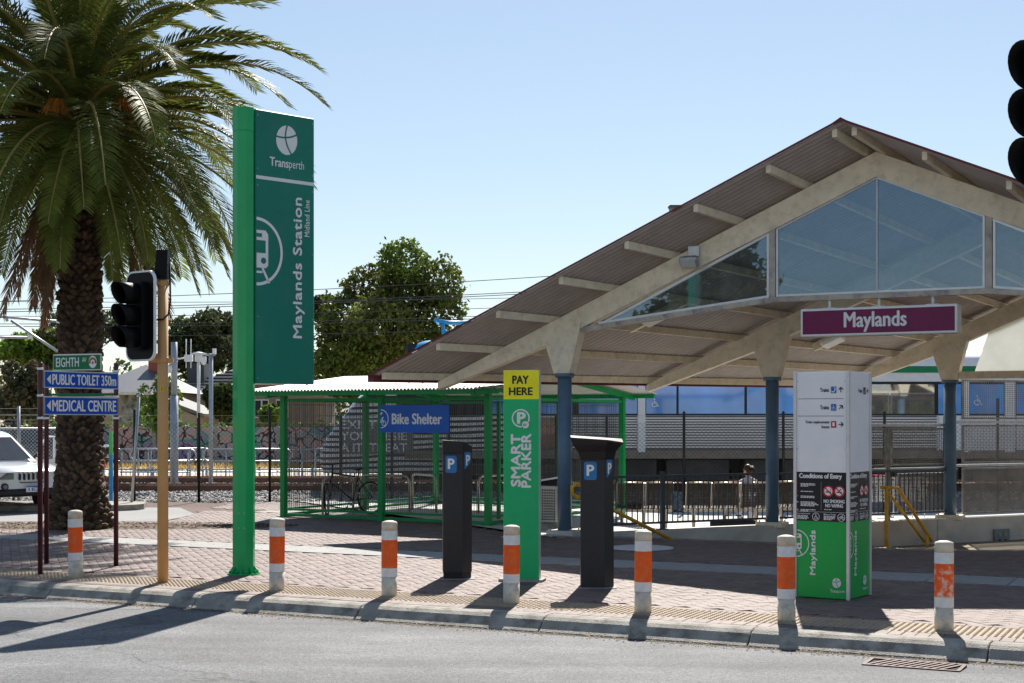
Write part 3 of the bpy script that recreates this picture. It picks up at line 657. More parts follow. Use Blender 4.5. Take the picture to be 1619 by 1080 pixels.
t = thing('yellow_handrail', 'yellow tubular handrail with two sloping rails and a short post', 'handrail', (*A1, 0), WA)
d = .45; pts = [wl(x, y, d) for x, y in ((1393, 771), (1420, 771), (1474, 856))]
mb = MB(); mb.tube([(p[0], -d, p[1]) for p in pts], .031, 10); mb.build('top_rail', m_yrail, t)
pts = [wl(x, y, d) for x, y in ((1404, 778), (1462, 856))]; mb = MB(); mb.tube([(p[0], -d, p[1]) for p in pts], .027, 10); mb.build('lower_rail', m_yrail, t)
a, b = wl(1402, 864, d), wl(1402, 772, d); mb = MB(); mb.tube([(a[0], -d, a[1] - .05), (a[0], -d, b[1])], .034, 10); mb.lathe([(.09, a[1] - .02), (.09, a[1] + .012)], 12, (a[0], -d, 0)); mb.build('post', m_yrail, t)
a, b = wl(1466, 866, d), wl(1466, 846, d); mb = MB(); mb.tube([(a[0], -d, a[1] - .05), (a[0], -d, b[1])], .03, 10); mb.build('post', m_yrail, t)
t = thing('yellow_handrail', 'yellow handrail with a looped end sloping down behind the wider parking meter', 'handrail', (*A1, 0), WA)
d = .4; lp = [(925, 767), (912, 765), (905, 770), (905, 780), (912, 786), (924, 786), (935, 789), (1064, 854)]
mb = MB(); mb.tube([(p[0], -d, p[1]) for p in [wl(x, y, d) for x, y in lp]], .031, 10); mb.build('rail', m_yrail, t)
a = wl(1040, 850, d); mb = MB(); mb.tube([(a[0], -d, a[1] + .1), (a[0] - .05, -.2, a[1] + .04)], .014, 8); mb.build('bracket', m_yrail, t)
for k, (px, lab) in enumerate(((1583, 'grey electrical box with two outlets on the parapet near the right edge'), (1640, 'grey electrical box on the parapet cut by the right picture edge'))):
    p = wl(px, 862, .21); t = thing('electrical_box', lab, 'electrical box', (*Lw(p[0], .2), p[1]), WA)
    mb = MB(); mb.b3(-.2, .2, -.05, 0, -.02, .31, None, .008); mb.build('casing', M('box_grey', (.17, .2, .23), .5), t)
    for s in (-1, 1):
        mb = MB(); mb.tube([(s * .075, -.062, .21), (s * .075, -.045, .21)], .034, 14); mb.build('outlet', M('outlet_brass', (.33, .29, .17), .5), t)
        mb = MB(); mb.tube([(s * .075, -.058, .09), (s * .075, -.045, .09)], .032, 14); mb.build('cable_gland', m_black, t)
# ================================================================== BOLLARDS
m_cap = M('weathered_bollard_cream', (.62, .56, .46), .6, var=.12, scale=8, dirt=(.5, .32, .12), dirt_amt=.6, dscale=9)
m_bwhite = M('reflective_white_band', (.72, .72, .72), .4, var=.08, scale=20, dirt=(.5, .48, .44), dirt_amt=.3, dscale=14)
m_borange = M('reflective_orange_band', (.82, .10, .004), .42, var=.10, scale=7, dirt=(.6, .3, .16), dirt_amt=.3, dscale=22)
m_bworn = M('worn_orange_band', (.82, .10, .004), .42, var=.14, scale=7, dirt=(.8, .7, .58), dirt_amt=1.0, dscale=11)
m_scuff = M('scuffed_bollard_base', (.62, .57, .48), .6, var=.12, scale=10, dirt=(.1, .08, .05), dirt_amt=.4, dscale=14)
BL = [(120, 913, 'striped bollard beside the maroon posts of the street name signs'), (438, 933, 'striped bollard just right of the tall green station pylon'),
      (616, 942, 'striped bollard standing left of the narrow parking meter'), (809, 953, 'striped bollard right in front of the green pay sign'),
      (1017, 968, 'striped bollard just right of the wide topped parking meter'), (1244, 981, 'striped bollard with a vertical scratch at the left edge of the square information kiosk'),
      (1493, 996, 'rightmost striped bollard with badly scraped orange band')]
rb = .0825; h = .785
def lath(pr, n=26): mb = MB(); mb.lathe(pr, n, cap=False); return mb
bparts = {'shaft': (MB().lathe([(rb, -.05), (rb, h * .26)], 26), m_scuff), 'white_band': (lath([(rb + .0015, h * .26), (rb + .0015, h * .375)]), m_bwhite),
          'orange_band': (lath([(rb + .002, h * .375), (rb + .002, h * .75)]), m_borange), 'white_band2': (lath([(rb + .0015, h * .75), (rb + .0015, h * .875)]), m_bwhite),
          'cap': (MB().lathe([(rb, h * .875), (rb, h * .965), (rb * .93, h * .985), (rb * .5, h * 1.0), (.001, h * 1.005)], 26), m_cap)}
bm = {k: v[0].data(k.rstrip('2'), v[1]) for k, v in bparts.items()}
bworn = bparts['orange_band'][0].data('orange_band', m_bworn)
for k, (px, py, lab) in enumerate(BL):
    x, y = G(px, py); t = thing('bollard', lab, 'bollard', (x, y, 0), random.uniform(0, 6.28), 'orange and white bollards along the kerb')
    t.rotation_euler = (random.uniform(-.008, .008), random.uniform(-.008, .008), t.rotation_euler[2]); t.scale = (1, 1, random.uniform(.99, 1.01))
    for n_, me in bm.items(): obj(n_.rstrip('2'), bworn if (n_ == 'orange_band' and k == 6) else me, t)

# ================================================================== emblem helpers
def emblem(f, mbw, mbg, a, b, ra, rb_, lift=.003):      # disc with a curved T cut through it
    f.disc(mbw, a, b, ra, rb_, lift, 30, R(-8))
    l2 = lift + .002
    pts = [(a - .22 * ra + .35 * ra * (1 - t) * 0 + ra * (.12 * math.sin(t * 2.6)), b + rb_ * (1.02 - 2.0 * t)) for t in np.linspace(0, 1, 9)]
    pts = [(a + ra * (.18 - .42 * math.sin(math.pi * (.1 + .75 * t))) + ra * .55 * t * t, b + rb_ * (1.02 - 2.04 * t)) for t in np.linspace(0, 1, 10)]
    f.line(mbg, pts, ra * .13, l2)
    pts = [(a + ra * (-1.02 + 2.04 * t), b + rb_ * (.18 + .1 * t - .42 * t * (1 - t) + .22 * t * t)) for t in np.linspace(0, 1, 9)]
    f.line(mbg, pts, ra * .13, l2 + .0005)
def train_icon(f, mbw, mbg, a, b, s, lift=.004, half=True):  # right half of a front-on train
    f.poly(mbw, [(a, b - .45 * s), (a + .36 * s, b - .45 * s), (a + .44 * s, b - .36 * s), (a + .44 * s, b + .62 * s), (a + .34 * s, b + .74 * s), (a, b + .74 * s)], lift)
    f.poly(mbg, [(a, b + .02 * s), (a + .34 * s, b + .02 * s), (a + .34 * s, b + .42 * s), (a, b + .42 * s)], lift + .002)
    f.rect(mbg, a, a + .2 * s, b + .52 * s, b + .64 * s, lift + .002)
    f.disc(mbg, a + .26 * s, b - .22 * s, .1 * s, .1 * s, lift + .002, 14)
    f.poly(mbw, [(a, b - .62 * s), (a + .22 * s, b - .62 * s), (a + .22 * s, b - .55 * s), (a, b - .55 * s)], lift)
    f.line(mbw, [(a + .22 * s, b - .45 * s), (a + .48 * s, b - .92 * s)], .08 * s, lift)
# ================================================================== STATION PYLON
m_gpost = M('green_post', (.0, .36, .1), .35, var=.08, scale=3, coat=.3)
m_gpan = M('deep_green_panel', (.0, .185, .125), .36, var=.08, scale=1.2, dirt=(.05, .18, .14), dirt_amt=.25, dscale=3)
m_gkiosk = M('kiosk_green', (.004, .40, .07), .33, var=.08, scale=2, dirt=(.08, .3, .12), dirt_amt=.22, dscale=5)
px_, py_ = G(386, 908)
pyl = thing('station_pylon', 'tall green station pylon with vertical white lettering and round emblem', 'sign', (px_, py_, 0), math.atan2(.691, .723))
hexr = .134
hp = [(hexr * math.cos(R(22.5 + 45 * k)), hexr * math.sin(R(22.5 + 45 * k))) for k in range(8)]
mb = MB(); mb.prism(hp, .0, 5.30); mb.build('post', m_gpost, pyl)
mb = MB(); mb.prism([(p[0] * 1.02, p[1] * 1.02) for p in hp], 5.303, 5.585); mb.build('post_head', m_gpost, pyl)
mb = MB(); mb.lathe([(.195, 0), (.195, .018)], 20)
for k in range(8):
    a = R(45 * k); mb.add([tuple(Matrix.Rotation(a, 3, 'Z') @ Vector(p)) for p in ((.115, -.006, .018), (.185, -.006, .018), (.115, -.006, .12), (.115, .006, .018), (.185, .006, .018), (.115, .006, .12))], [(0, 1, 2), (3, 5, 4), (0, 3, 4, 1), (1, 4, 5, 2)])
    mb.lathe([(.014, .018), (.014, .05)], 6, (.165 * math.cos(a + .4), .165 * math.sin(a + .4), 0))
mb.build('base_flange', m_gpost, pyl)
mb = MB(); fh = Face(pyl, (0, 0, 0)); ah = R(-112.5 + 0); 
nx, ny = math.cos(R(-135)), math.sin(R(-135)); ap_ = hexr * math.cos(R(22.5)); fh = Face(pyl, (nx * ap_ - .045 * -ny, ny * ap_ - .045 * nx, .55), (-ny, nx, 0)); mb.v = []; fh.rect(mb, 0, .09, 0, .2, .004); mb.build('access_hatch', m_gpost, pyl)
mb = MB(); [fh.disc(mb, a_, b_, .006, lift=.0065, n=8) for a_ in (.01, .08) for b_ in (.012, .188)]; mb.build('hatch_screws', m_galv, pyl)['kind'] = 'stuff'
PW, PZ0, PZ1 = .865, 2.29, 5.583; x0 = .10
mb = MB(); mb.b3(x0, x0 + PW, -.10, .06, PZ0, PZ1, None, .01); mb.build('panel', m_gpan, pyl)
f = Face(pyl, (x0, -.10, PZ0)); w_, g_ = MB(), MB(); mb = MB(); [f.disc(mb, a_, b_, .007, lift=.002, n=8) for a_ in (.03, PW - .03) for b_ in (.06, .8, 1.6, 2.38, 2.58, 3.22)]; mb.build('panel_screws', m_galv, pyl)['kind'] = 'stuff'
emblem(f, w_, g_, .45, 2.97, .155, .18)
f.text(w_, 'Trans', .205, 2.635, .27, .105, bold=.02); f.text(w_, 'perth', .485, 2.605, .22, .135, bold=-.004)
w_.build('emblem', m_letter, pyl); g_.build('emblem_lines', m_gpan, pyl)
mb = MB(); f.rect(mb, .005, PW - .005, 2.455, 2.497); mb.build('stripe', m_letter, pyl)
mb = MB(); f.ring(mb, .012, 1.585, .375, .412, .003, -90, 90, 30, .92); train_icon(f, mb, g2 := MB(), .012, 1.56, .38, .003); mb.build('train_symbol', m_letter, pyl); g2.build('train_symbol_openings', m_gpan, pyl)
mb = MB(); f.text(mb, 'Maylands Station', .545, .565, .165, 1.72, True, .02, space=1.06); mb.build('station_lettering', m_letter, pyl); mb = MB(); f.text(mb, 'Midland Line', .715, 1.82, .075, .45, True, .012, space=1.08); mb.build('line_lettering', m_letter, pyl)
# ================================================================== INFORMATION KIOSK
m_kw = M('kiosk_white', (.8, .81, .84), .4, var=.03); m_kblk = M('kiosk_black', (.012, .013, .017), .4, var=.1)
m_sblue = M('symbol_blue', (.01, .13, .42), .4); m_sred = M('symbol_red', (.5, .015, .03), .4); m_sgrn = M('symbol_green', (.02, .4, .1), .4); m_ink = M('black_ink', (.015, .015, .018), .5)
KL = G(1258, 944); kio = thing('information_kiosk', 'square white and green station information kiosk with black conditions panel', 'kiosk', (*KL, 0), R(-34.5))
kw = .58; kd = .60; kh = 2.345; zg, zk = .80, 1.31
for nm, a, b, m_ in (('green_panel', .012, zg, m_gkiosk), ('black_panel', zg, zk, m_kblk), ('white_panel', zk, kh, m_kw)):
    mb = MB(); mb.b3(.004, kw - .004, .004, kd - .004, a, b); mb.build(nm, m_, kio)
mb = MB()
for cx, cy in ((0, 0), (kw, 0), (kw, kd), (0, kd)): mb.b3(cx - .017, cx + .017, cy - .017, cy + .017, 0.003, kh + .008, None, .004)
mb.build('corner_trim', m_alu, kio)
mb = MB(); mb.b3(.02, kw - .02, .02, kd - .02, kh, kh + .006); mb.build('top_cap', m_alu, kio)
def arrow(f, mb, a, b, s, ang):
    c, n = math.cos(ang), math.sin(ang); Q = lambda x, y: (a + s * (x * c - y * n), b + s * (x * n + y * c))
    f.line(mb, [Q(-.5, 0), Q(.45, 0)], s * .17, .0032); f.line(mb, [Q(.05, .45), Q(.5, 0)], s * .19, .0038); f.line(mb, [Q(.05, -.45), Q(.5, 0)], s * .19, .0044)
def wheelchair(f, mb, a, b, s, l=.005):
    f.disc(mb, a - .05 * s, b + .42 * s, .09 * s, lift=l, n=12); f.line(mb, [(a - .05 * s, b + .3 * s), (a - .02 * s, b - .02 * s), (a + .22 * s, b - .02 * s), (a + .34 * s, b - .36 * s), (a + .44 * s, b - .34 * s)], .085 * s, l)
    f.line(mb, [(a - .04 * s, b + .14 * s), (a + .18 * s, b + .14 * s)], .07 * s, l); f.ring(mb, a - .06 * s, b - .17 * s, .2 * s, .28 * s, l + .0004, 100, 350, 18)
def bike_icon(f, mb, a, b, s, l=.005):
    for q in (-1, 1): f.ring(mb, a + q * .27 * s, b - .12 * s, .14 * s, .2 * s, l, n=18)
    f.line(mb, [(a - .27 * s, b - .12 * s), (a - .1 * s, b + .2 * s), (a + .17 * s, b + .2 * s), (a, b - .12 * s), (a - .1 * s, b + .2 * s)], .06 * s, l + .0004)
    f.line(mb, [(a + .27 * s, b - .12 * s), (a + .14 * s, b + .32 * s), (a + .26 * s, b + .34 * s)], .06 * s, l + .0008)
rt = random.Random(3)
def smalltext(f, mb, a, b, w, lines, hh, l=.004):
    for k in range(lines):
        x = a; end = a + w * (rt.uniform(.75, 1) if k < lines - 1 else rt.uniform(.35, .8))
        while x < end:
            ww = rt.uniform(.012, .035); f.rect(mb, x, min(x + ww, end), b - k * hh * 1.5, b - k * hh * 1.5 + hh, l); x += ww + .006
def kiosk_face(f, wd, full):
    D_ = {}
    def g(nm, m_): return D_.setdefault((nm, m_.name), (MB(), m_))[0]
    if full:
        for z, ang, tx, lines in ((2.155, math.pi / 2, 'Trains', 1), (1.975, math.pi / 4, 'Trains', 1), (1.80, 0, 'Train replacement', 2)):
            f.rect(g('direction_symbol', m_sblue) if lines == 1 else g('direction_symbol', m_sred), .395, .450, z - .03, z + .038, .004)
            mb = MB(); arrow(f, mb, .50, z + .004, .052, ang); mb.build('direction_arrow', m_ink, kio); mb = MB()
            if lines == 1: f.text(mb, tx, .275, z - .016, .095, .04, bold=.02)
            else: f.text(mb, tx, .112, z + .006, .263, .036, bold=.02); f.text(mb, 'buses', .292, z - .036, .083, .03, bold=.02)
            mb.build('direction_text', m_ink, kio)
        for za in (2.067, 1.888): mb = MB(); f.rect(mb, .03, .528, za, za + .004); mb.build('divider', m_ink, kio)
        wm = g('direction_pictogram', m_letter)
        f.line(wm, [(.402, 2.143), (.425, 2.135), (.445, 2.175)], .01, .007); f.disc(wm, .432, 2.18, .007, lift=.007, n=10); wheelchair(f, wm, .423, 1.979, .05, .007); f.rrect(wm, .41, .436, 1.785, 1.825, .006, .007)
        for zz in (2.25, 1.55):
            for aa in (.025, .545): f.disc(g('screws', m_ink), aa, zz, .004, lift=.0035, n=8)
    else:
        mb = MB(); f.text(mb, 'Trains', .28, 2.135, .1, .04, bold=.02); mb.build('direction_text', m_ink, kio); mb = MB(); arrow(f, mb, .525, 2.155, .052, 0); mb.build('direction_arrow', m_ink, kio)
        f.rect(g('direction_symbol', m_ink), .42, .48, 2.12, 2.19, .004); f.line(g('direction_pictogram', m_letter), [(.44, 2.13), (.46, 2.175)], .012, .007)
    f.text(g('conditions_title', m_letter), 'Conditions of Entry', .045, 1.232, .465, .062, bold=.03)
    for k, (z, n_, mm) in enumerate(((1.195, 3, m_sred), (1.115, 1, m_sred), (1.065, 2, m_sgrn), (1.005, 4, None), (.925, 2, None))):
        smalltext(f, g('conditions_text', m_letter), .06, z - .012, .2, n_, .0085)
        if mm: f.disc(g('conditions_symbol', mm), .022, z - .006, .012, lift=.004, n=12)
        else: f.rect(g('conditions_symbol', m_letter), .012, .034, z - .014, z - .004)
    for k, xx in enumerate((.365, .485)):
        a, b, c = MB(), MB(), MB()
        f.disc(a, xx, 1.115, .058, lift=.004, n=24); f.ring(b, xx, 1.115, .044, .058, .006, n=24); f.line(b, [(xx - .035, 1.115 + .035), (xx + .035, 1.115 - .035)], .012, .0065); f.line(c, [(xx - .03, 1.107), (xx + .03, 1.107)], .011, .0055)
        if k: f.line(c, [(xx + .0, 1.12), (xx + .02, 1.14)], .01, .0055)
        else: f.line(c, [(xx + .02, 1.12), (xx + .024, 1.14)], .006, .0055)
        o = a.build('prohibition_sign', m_letter, kio); b.build('red_ring', m_sred, o); c.build('cigarette', m_ink, o)
    f.text(g('no_smoking_text', m_letter), 'NO SMOKING', .315, .995, .225, .034, bold=.03); f.text(g('no_vaping_text', m_letter), 'NO VAPING', .333, .95, .19, .034, bold=.03); smalltext(f, g('no_vaping_text', m_letter), .32, .922, .215, 1, .008)
    f.rect(g('panel_line', m_letter), .012, wd - .012, .897, .8995); f.rect(g('panel_line', m_letter), .285, .2865, .915, 1.21)
    f.text(g('access_text', m_letter), 'If you require special', .022, .868, .14, .016, bold=.015); smalltext(f, g('access_text', m_letter), .022, .852, .14, 4, .0075); f.text(g('bikes_text', m_letter), 'Bikes on Trains', .315, .868, .13, .016, bold=.02); smalltext(f, g('bikes_text', m_letter), .315, .852, .14, 4, .0075)
    wm = g('wheelchair_symbol', m_letter); f.ring(wm, .228, .848, .036, .041, .004); wheelchair(f, wm, .23, .846, .058); wm = g('bicycle_symbol', m_letter); f.ring(wm, .505, .848, .036, .041, .004); bike_icon(f, wm, .505, .848, .07)
    wm = g('train_symbol', m_letter); f.ring(wm, .012, .565, .132, .143, .004, -90, 90, 26); train_icon(f, wm, g('train_symbol_openings', m_gkiosk), .012, .565, .135, .004)
    f.text(g('station_lettering', m_letter), 'Maylands', .165, .245, .075, .46, True, .03)
    emblem(f, g('emblem', m_letter), g('emblem_lines', m_gkiosk), .455, .175, .048, .052); f.text(g('emblem_text', m_letter), 'Trans', .385, .075, .085, .03, bold=.02); f.text(g('emblem_text', m_letter), 'perth', .472, .068, .068, .037, bold=.0)
    for (nm, _), (b_, m_) in D_.items():
        o = b_.build(nm, m_, kio)
        if nm in ('conditions_text', 'conditions_symbol', 'screws'): o['kind'] = 'stuff'
kiosk_face(Face(kio, (0, .002, 0), (1, 0, 0)), kw, True)
kiosk_face(Face(kio, (kw - .002, 0, 0), (0, 1, 0)), kd, False)
# ================================================================== PARKING METERS AND PAY SIGN
m_meter = M('charcoal_powdercoat', (.022, .022, .026), .42, var=.12, scale=20); m_mfoot = M('meter_foot', (.01, .01, .011), .5)
m_pblue = M('parking_blue', (.02, .17, .42), .4, var=.08)
def pbadge(t, o, xd, w_, h_, cut=False):
    f = Face(t, o, xd); mb = MB()
    if cut: f.poly(mb, [(0, 0), (w_ * .35, .02), (w_ * .8, .07), (w_, .13), (w_, h_ - .02), (w_ * .8, h_), (0, h_)], .003)
    else: f.rrect(mb, 0, w_, 0, h_, .025, .003)
    mb.build('parking_badge', m_pblue, t); mb = MB(); f.text(mb, 'P', w_ * .24, h_ * .24, w_ * .52, h_ * .58, bold=.03, lift=.006); mb.build('parking_letter', m_letter, t)
x, y = G(723, 916); t = thing('parking_meter', 'narrow black parking meter with a slanted top and two blue badges', 'parking meter', (x, y + .15, 0), R(4), 'parking meters')
pl = [(-.172, -.14), (.055, -.165), (.168, -.03), (.168, .14), (-.172, .14)]
mb = MB(); mb.prism([(p[0] * .95, p[1] * .95) for p in pl], 0, .075); mb.build('foot', m_mfoot, t)
mb = MB(); mb.prism(pl, .078, 1.46); mb.build('body', m_meter, t)
mb = MB(); n = len(pl); zt = [1.615, 1.60, 1.54, 1.54, 1.615]
mb.add([(p[0] * 1.015, p[1] * 1.015, 1.465) for p in pl] + [(p[0] * 1.015, p[1] * 1.015, z) for p, z in zip(pl, zt)], [tuple(range(n))[::-1], (5, 6, 9), (6, 7, 8, 9)] + [(i, (i + 1) % n, n + (i + 1) % n, n + i) for i in range(n)]); mb.build('head', m_black, t)
d = (Vector((*pl[1], 0)) - Vector((*pl[0], 0))).normalized(); pbadge(t, Vector((*pl[0], 1.235)) + d * .03, d, .13, .2)
d2 = (Vector((*pl[2], 0)) - Vector((*pl[1], 0))).normalized(); pbadge(t, Vector((*pl[1], 1.275)) + d2 * .03, d2, .125, .2, True)
mb = MB(); mb.lathe([(.008, 0), (.008, .01)], 8); 
mb = MB(); mb.b3(-.2, .2, -.2, .2, -.02, .008); mb.build('base_slab', m_slab, t)
x, y = G(946, 930); t = thing('parking_meter', 'black parking meter with a wide flared solar top beside the pay sign', 'parking meter', (x, y + .15, 0), R(-1), 'parking meters')
pl2 = [(-.185, -.14), (.075, -.165), (.182, -.03), (.182, .14), (-.185, .14)]
mb = MB(); mb.prism(pl2, .0, 1.41); mb.build('body', m_meter, t)
fl = [(-.295, -.22), (.10, -.27), (.285, -.06), (.285, .2), (-.295, .2)]; md = [(-.215, -.16), (.08, -.19), (.205, -.04), (.205, .16), (-.215, .16)]
mb = MB(); n = 5; v = [(p[0] * 1.01, p[1] * 1.01, 1.412) for p in pl2] + [(p[0], p[1], 1.50) for p in md] + [(p[0] * .93, p[1] * .93, 1.575) for p in fl] + [(p[0], p[1], z) for p, z in zip(fl, (1.64, 1.615, 1.585, 1.62, 1.66))] + [(p[0], p[1], z + .018) for p, z in zip(fl, (1.64, 1.615, 1.585, 1.62, 1.66))]
fs = [tuple(range(n))[::-1], (20, 21, 24), (21, 22, 23, 24)]
for L_ in range(4): fs += [(L_ * n + i, L_ * n + (i + 1) % n, (L_ + 1) * n + (i + 1) % n, (L_ + 1) * n + i) for i in range(n)]
mb.add(v, fs); mb.build('solar_head', m_black, t)
d = (Vector((*pl2[1], 0)) - Vector((*pl2[0], 0))).normalized(); pbadge(t, Vector((*pl2[0], 1.19)) + d * .035, d, .14, .2)
d2 = (Vector((*pl2[2], 0)) - Vector((*pl2[1], 0))).normalized(); pbadge(t, Vector((*pl2[1], 1.21)) + d2 * .03, d2, .11, .2, True)
mb = MB(); mb.b3(-.21, .21, -.2, .2, -.02, .007); mb.build('base_slab', m_slab, t)
m_pgreen = M('pay_sign_green', (.002, .44, .15), .35, var=.05); m_pyel = M('pay_sign_yellow', (.88, .8, .01), .4, var=.05)
x, y = G(797, 919); t = thing('pay_here_sign', 'green and yellow pay sign panel standing between the two parking meters', 'sign', (x, y, 0), R(-12))
pw, ph = .41, 2.42; zy = ph * .862
mb = MB(); mb.b3(-.003, pw + .003, .003, .11, .03, ph); mb.build('core', m_alu, t)
mb = MB(); mb.b3(0, pw, -.004, .002, .03, zy); mb.build('green_panel', m_pgreen, t)
mb = MB(); mb.b3(0, pw, -.004, .002, zy + .002, ph - .002); mb.build('yellow_panel', m_pyel, t)
mb = MB(); mb.b3(-.05, pw + .05, -.06, .17, -.02, .03); mb.build('base_slab', m_slab, t)
f = Face(t, (0, -.004, 0)); mb = MB(); f.text(mb, 'PAY', .105, 2.265, .185, .09, bold=.03); mb.build('pay_lettering', m_ink, t); mb = MB(); f.text(mb, 'HERE', .065, 2.135, .27, .085, bold=.03); mb.build('here_lettering', m_ink, t)
w_, g_ = MB(), MB(); f.ring(w_, .2, 1.87, .09, .105, .003); f.text(w_, 'P', .165, 1.81, .085, .125, bold=.045); f.disc(w_, .255, 1.795, .042, lift=.0045, n=20); f.ring(g_, .255, 1.795, .042, .048, .0055, n=20)
smalltext(f, g_, .228, 1.80, .05, 3, .007, .006)
w_.build('parking_symbol', m_letter, t)
for tx_, u0_, v0_, l_ in (('SMART', .09, 1.09, .595), ('PARKER', .21, 1.08, .61)): mb = MB(); f.text(mb, tx_, u0_, v0_, .105, l_, True, .04); mb.build('lettering', m_letter, t); g_.build('symbol_openings', m_pgreen, t)
# ================================================================== TRAFFIC SIGNALS
m_pole = M('peach_pole', (.60, .33, .13), .5, var=.08, scale=3, dirt=(.4, .25, .12), dirt_amt=.3, dscale=6)
m_sig = M('signal_black', (.004, .004, .005), .5, var=.2, spec=.15); m_lens = M('dark_lens', (.02, .022, .022), .15); m_lensg = M('green_lens', (.004, .03, .02), .15)
def rr2(w, h, r):
    pts = []
    for (cx, cy, st_) in ((w - r, -h + r, -90), (w - r, h - r, 0), (-w + r, h - r, 90), (-w + r, -h + r, 180)):
        for k in range(7): a = R(st_ + 15 * k); pts.append((cx + r * math.cos(a), cy + r * math.sin(a)))
    return pts
def signal_head(t, loc, ang):
    mx = Matrix.Translation(loc) @ Matrix.Rotation(ang, 4, 'Z')   # faces local -y
    def pr(pts, y0, y1): mb = MB(); mb.prism([(p[0], p[1]) for p in pts], -y1, -y0); mb.v = [tuple(mx @ Vector((x, -z, y))) for x, y, z in mb.v]; return mb
    b = pr(rr2(.25, .505, .11), 0, .02).build('backing_board', m_sig, t)
    mb = MB(); o_, i_ = rr2(.258, .513, .115), rr2(.238, .493, .1); n = len(o_)
    for y in (-.006, .024): pass
    mb.add([tuple(mx @ Vector((p[0], -.003, p[1]))) for p in o_] + [tuple(mx @ Vector((p[0], -.003, p[1]))) for p in i_] + [tuple(mx @ Vector((p[0], .026, p[1]))) for p in o_], [(i, (i + 1) % n, n + (i + 1) % n, n + i) for i in range(n)] + [(i, (i + 1) % n, 2 * n + (i + 1) % n, 2 * n + i) for i in range(n)]); mb.build('white_border', m_white, b)
    pr(rr2(.14, .385, .05), -.09, 0.0).build('lamp_housing', m_sig, t)
    for k in range(3):
        zc = .247 * (1 - k); mb = MB(); L_, nn = .26, 22; v = []; fc = []
        for rr, dy in ((.122, 0), (.122, 1), (.117, 1), (.117, 0)):
            for j in range(nn + 1):
                a = -math.pi * .5 - 2.75 + 5.5 * j / nn + math.pi; ca = math.sin(a - math.pi / 2)
                ang2 = R(-70) + R(320) * j / nn; zz = math.sin(ang2); ln = L_ * (.62 + .38 * (zz + 1) / 2)
                v.append(tuple(mx @ Vector((rr * math.cos(ang2), -.09 - dy * ln, zc + rr * zz))))
        for q in range(4):
            for j in range(nn): fc.append((q * (nn + 1) + j, q * (nn + 1) + j + 1, ((q + 1) % 4) * (nn + 1) + j + 1, ((q + 1) % 4) * (nn + 1) + j))
        mb.add(v, fc, None, True); vz = mb.build('visor', m_sig, t)
        mb = MB(); mb.lathe([(.105, 0), (.1, .012), (.06, .024), (.001, .03)], 20); mb.v = [tuple(mx @ Vector((x, -.09 - z, y + zc))) for x, y, z in mb.v]; mb.build('lens', m_lensg if k == 2 else m_lens, vz)
x, y = G(258, 921); t = thing('traffic_signal', 'peach coloured traffic signal pole with three hooded black lamps', 'traffic signal', (x, y, 0), 0)
mb = MB(); mb.lathe([(.062, 0), (.059, 3.44)], 20); mb.build('pole', m_pole, t)
mb = MB(); mb.lathe([(.066, 3.37), (.068, 3.38), (.068, 3.42), (.066, 3.43)], 18)
for k in range(6): mb.box((.072 * math.cos(k * 1.05), .072 * math.sin(k * 1.05), 3.40), (.02, .02, .03))
mb.build('clamp', m_pole, t)
mb = MB(); mb.lathe([(.064, 2.50), (.070, 2.505), (.070, 2.56), (.064, 2.565)], 18); mb.box((.09, 0, 2.53), (.06, .05, .05)); mb.box((-.09, -.03, 2.53), (.1, .04, .05)); mb.build('bracket', m_pole, t)
mb = MB(); mb.prism([(-.085, -.07), (.06, -.075), (.075, .06), (-.07, .075)], 3.45, 3.78, None, [(-.06, -.06), (.07, -.065), (.075, .05), (-.055, .06)]); mb.build('top_unit', m_sig, t)
mb = MB(); mb.tube([(.085, -.02, 3.62), (.092, -.03, 3.2), (.075, -.05, 3.05), (.02, -.07, 2.99), (-.07, -.07, 2.985)], .011, 8); mb.build('cable', m_black, t)
mb = MB(); f = Face(t, (-.016, -.0625, 2.17)); f.rect(mb, 0, .04, 0, .07, .002); mb.build('sticker', M('sticker_yellow', (.75, .5, .02), .5), t)
mb = MB(); f.rect(mb, .017, .023, .012, .058, .004); mb.build('sticker_mark', m_ink, t)
signal_head(t, (-.25, -.03, 3.03), R(-38))
mb = MB(); mb.b3(-.16, .0, .01, .05, 3.28, 3.32); mb.b3(-.16, .0, .01, .05, 2.72, 2.76); mb.build('mounting_arm', m_pole, t)
# second signal at the right edge, on a small island
mt = W(1676, 190, 7.7)
t = thing('traffic_signal', 'hooded black traffic signal lamps cut off by the right picture edge', 'traffic signal', (mt.x + .3, mt.y, 0), 0)
mb = MB(); mb.lathe([(.062, -.1), (.059, 3.95)], 18); mb.build('pole', m_pole, t)
signal_head(t, (-.26, -.02, mt.z), R(-62)); mb = MB(); mb.b3(-.17, 0, .01, .05, mt.z + .25, mt.z + .29); mb.b3(-.17, 0, .01, .05, mt.z - .29, mt.z - .25); mb.build('mounting_arm', m_pole, t)
mb = MB(); mb.prism([(mt.x + .3 + 1.6 * math.cos(a) * KU.x - .5 * math.sin(a) * KU.y * -1, mt.y + 1.6 * math.cos(a) * KU.y + .5 * math.sin(a) * KU.x) for a in np.linspace(0, 6.28, 25)[:-1]], -.1, .14); struct(mb.build('traffic_island', m_conc))
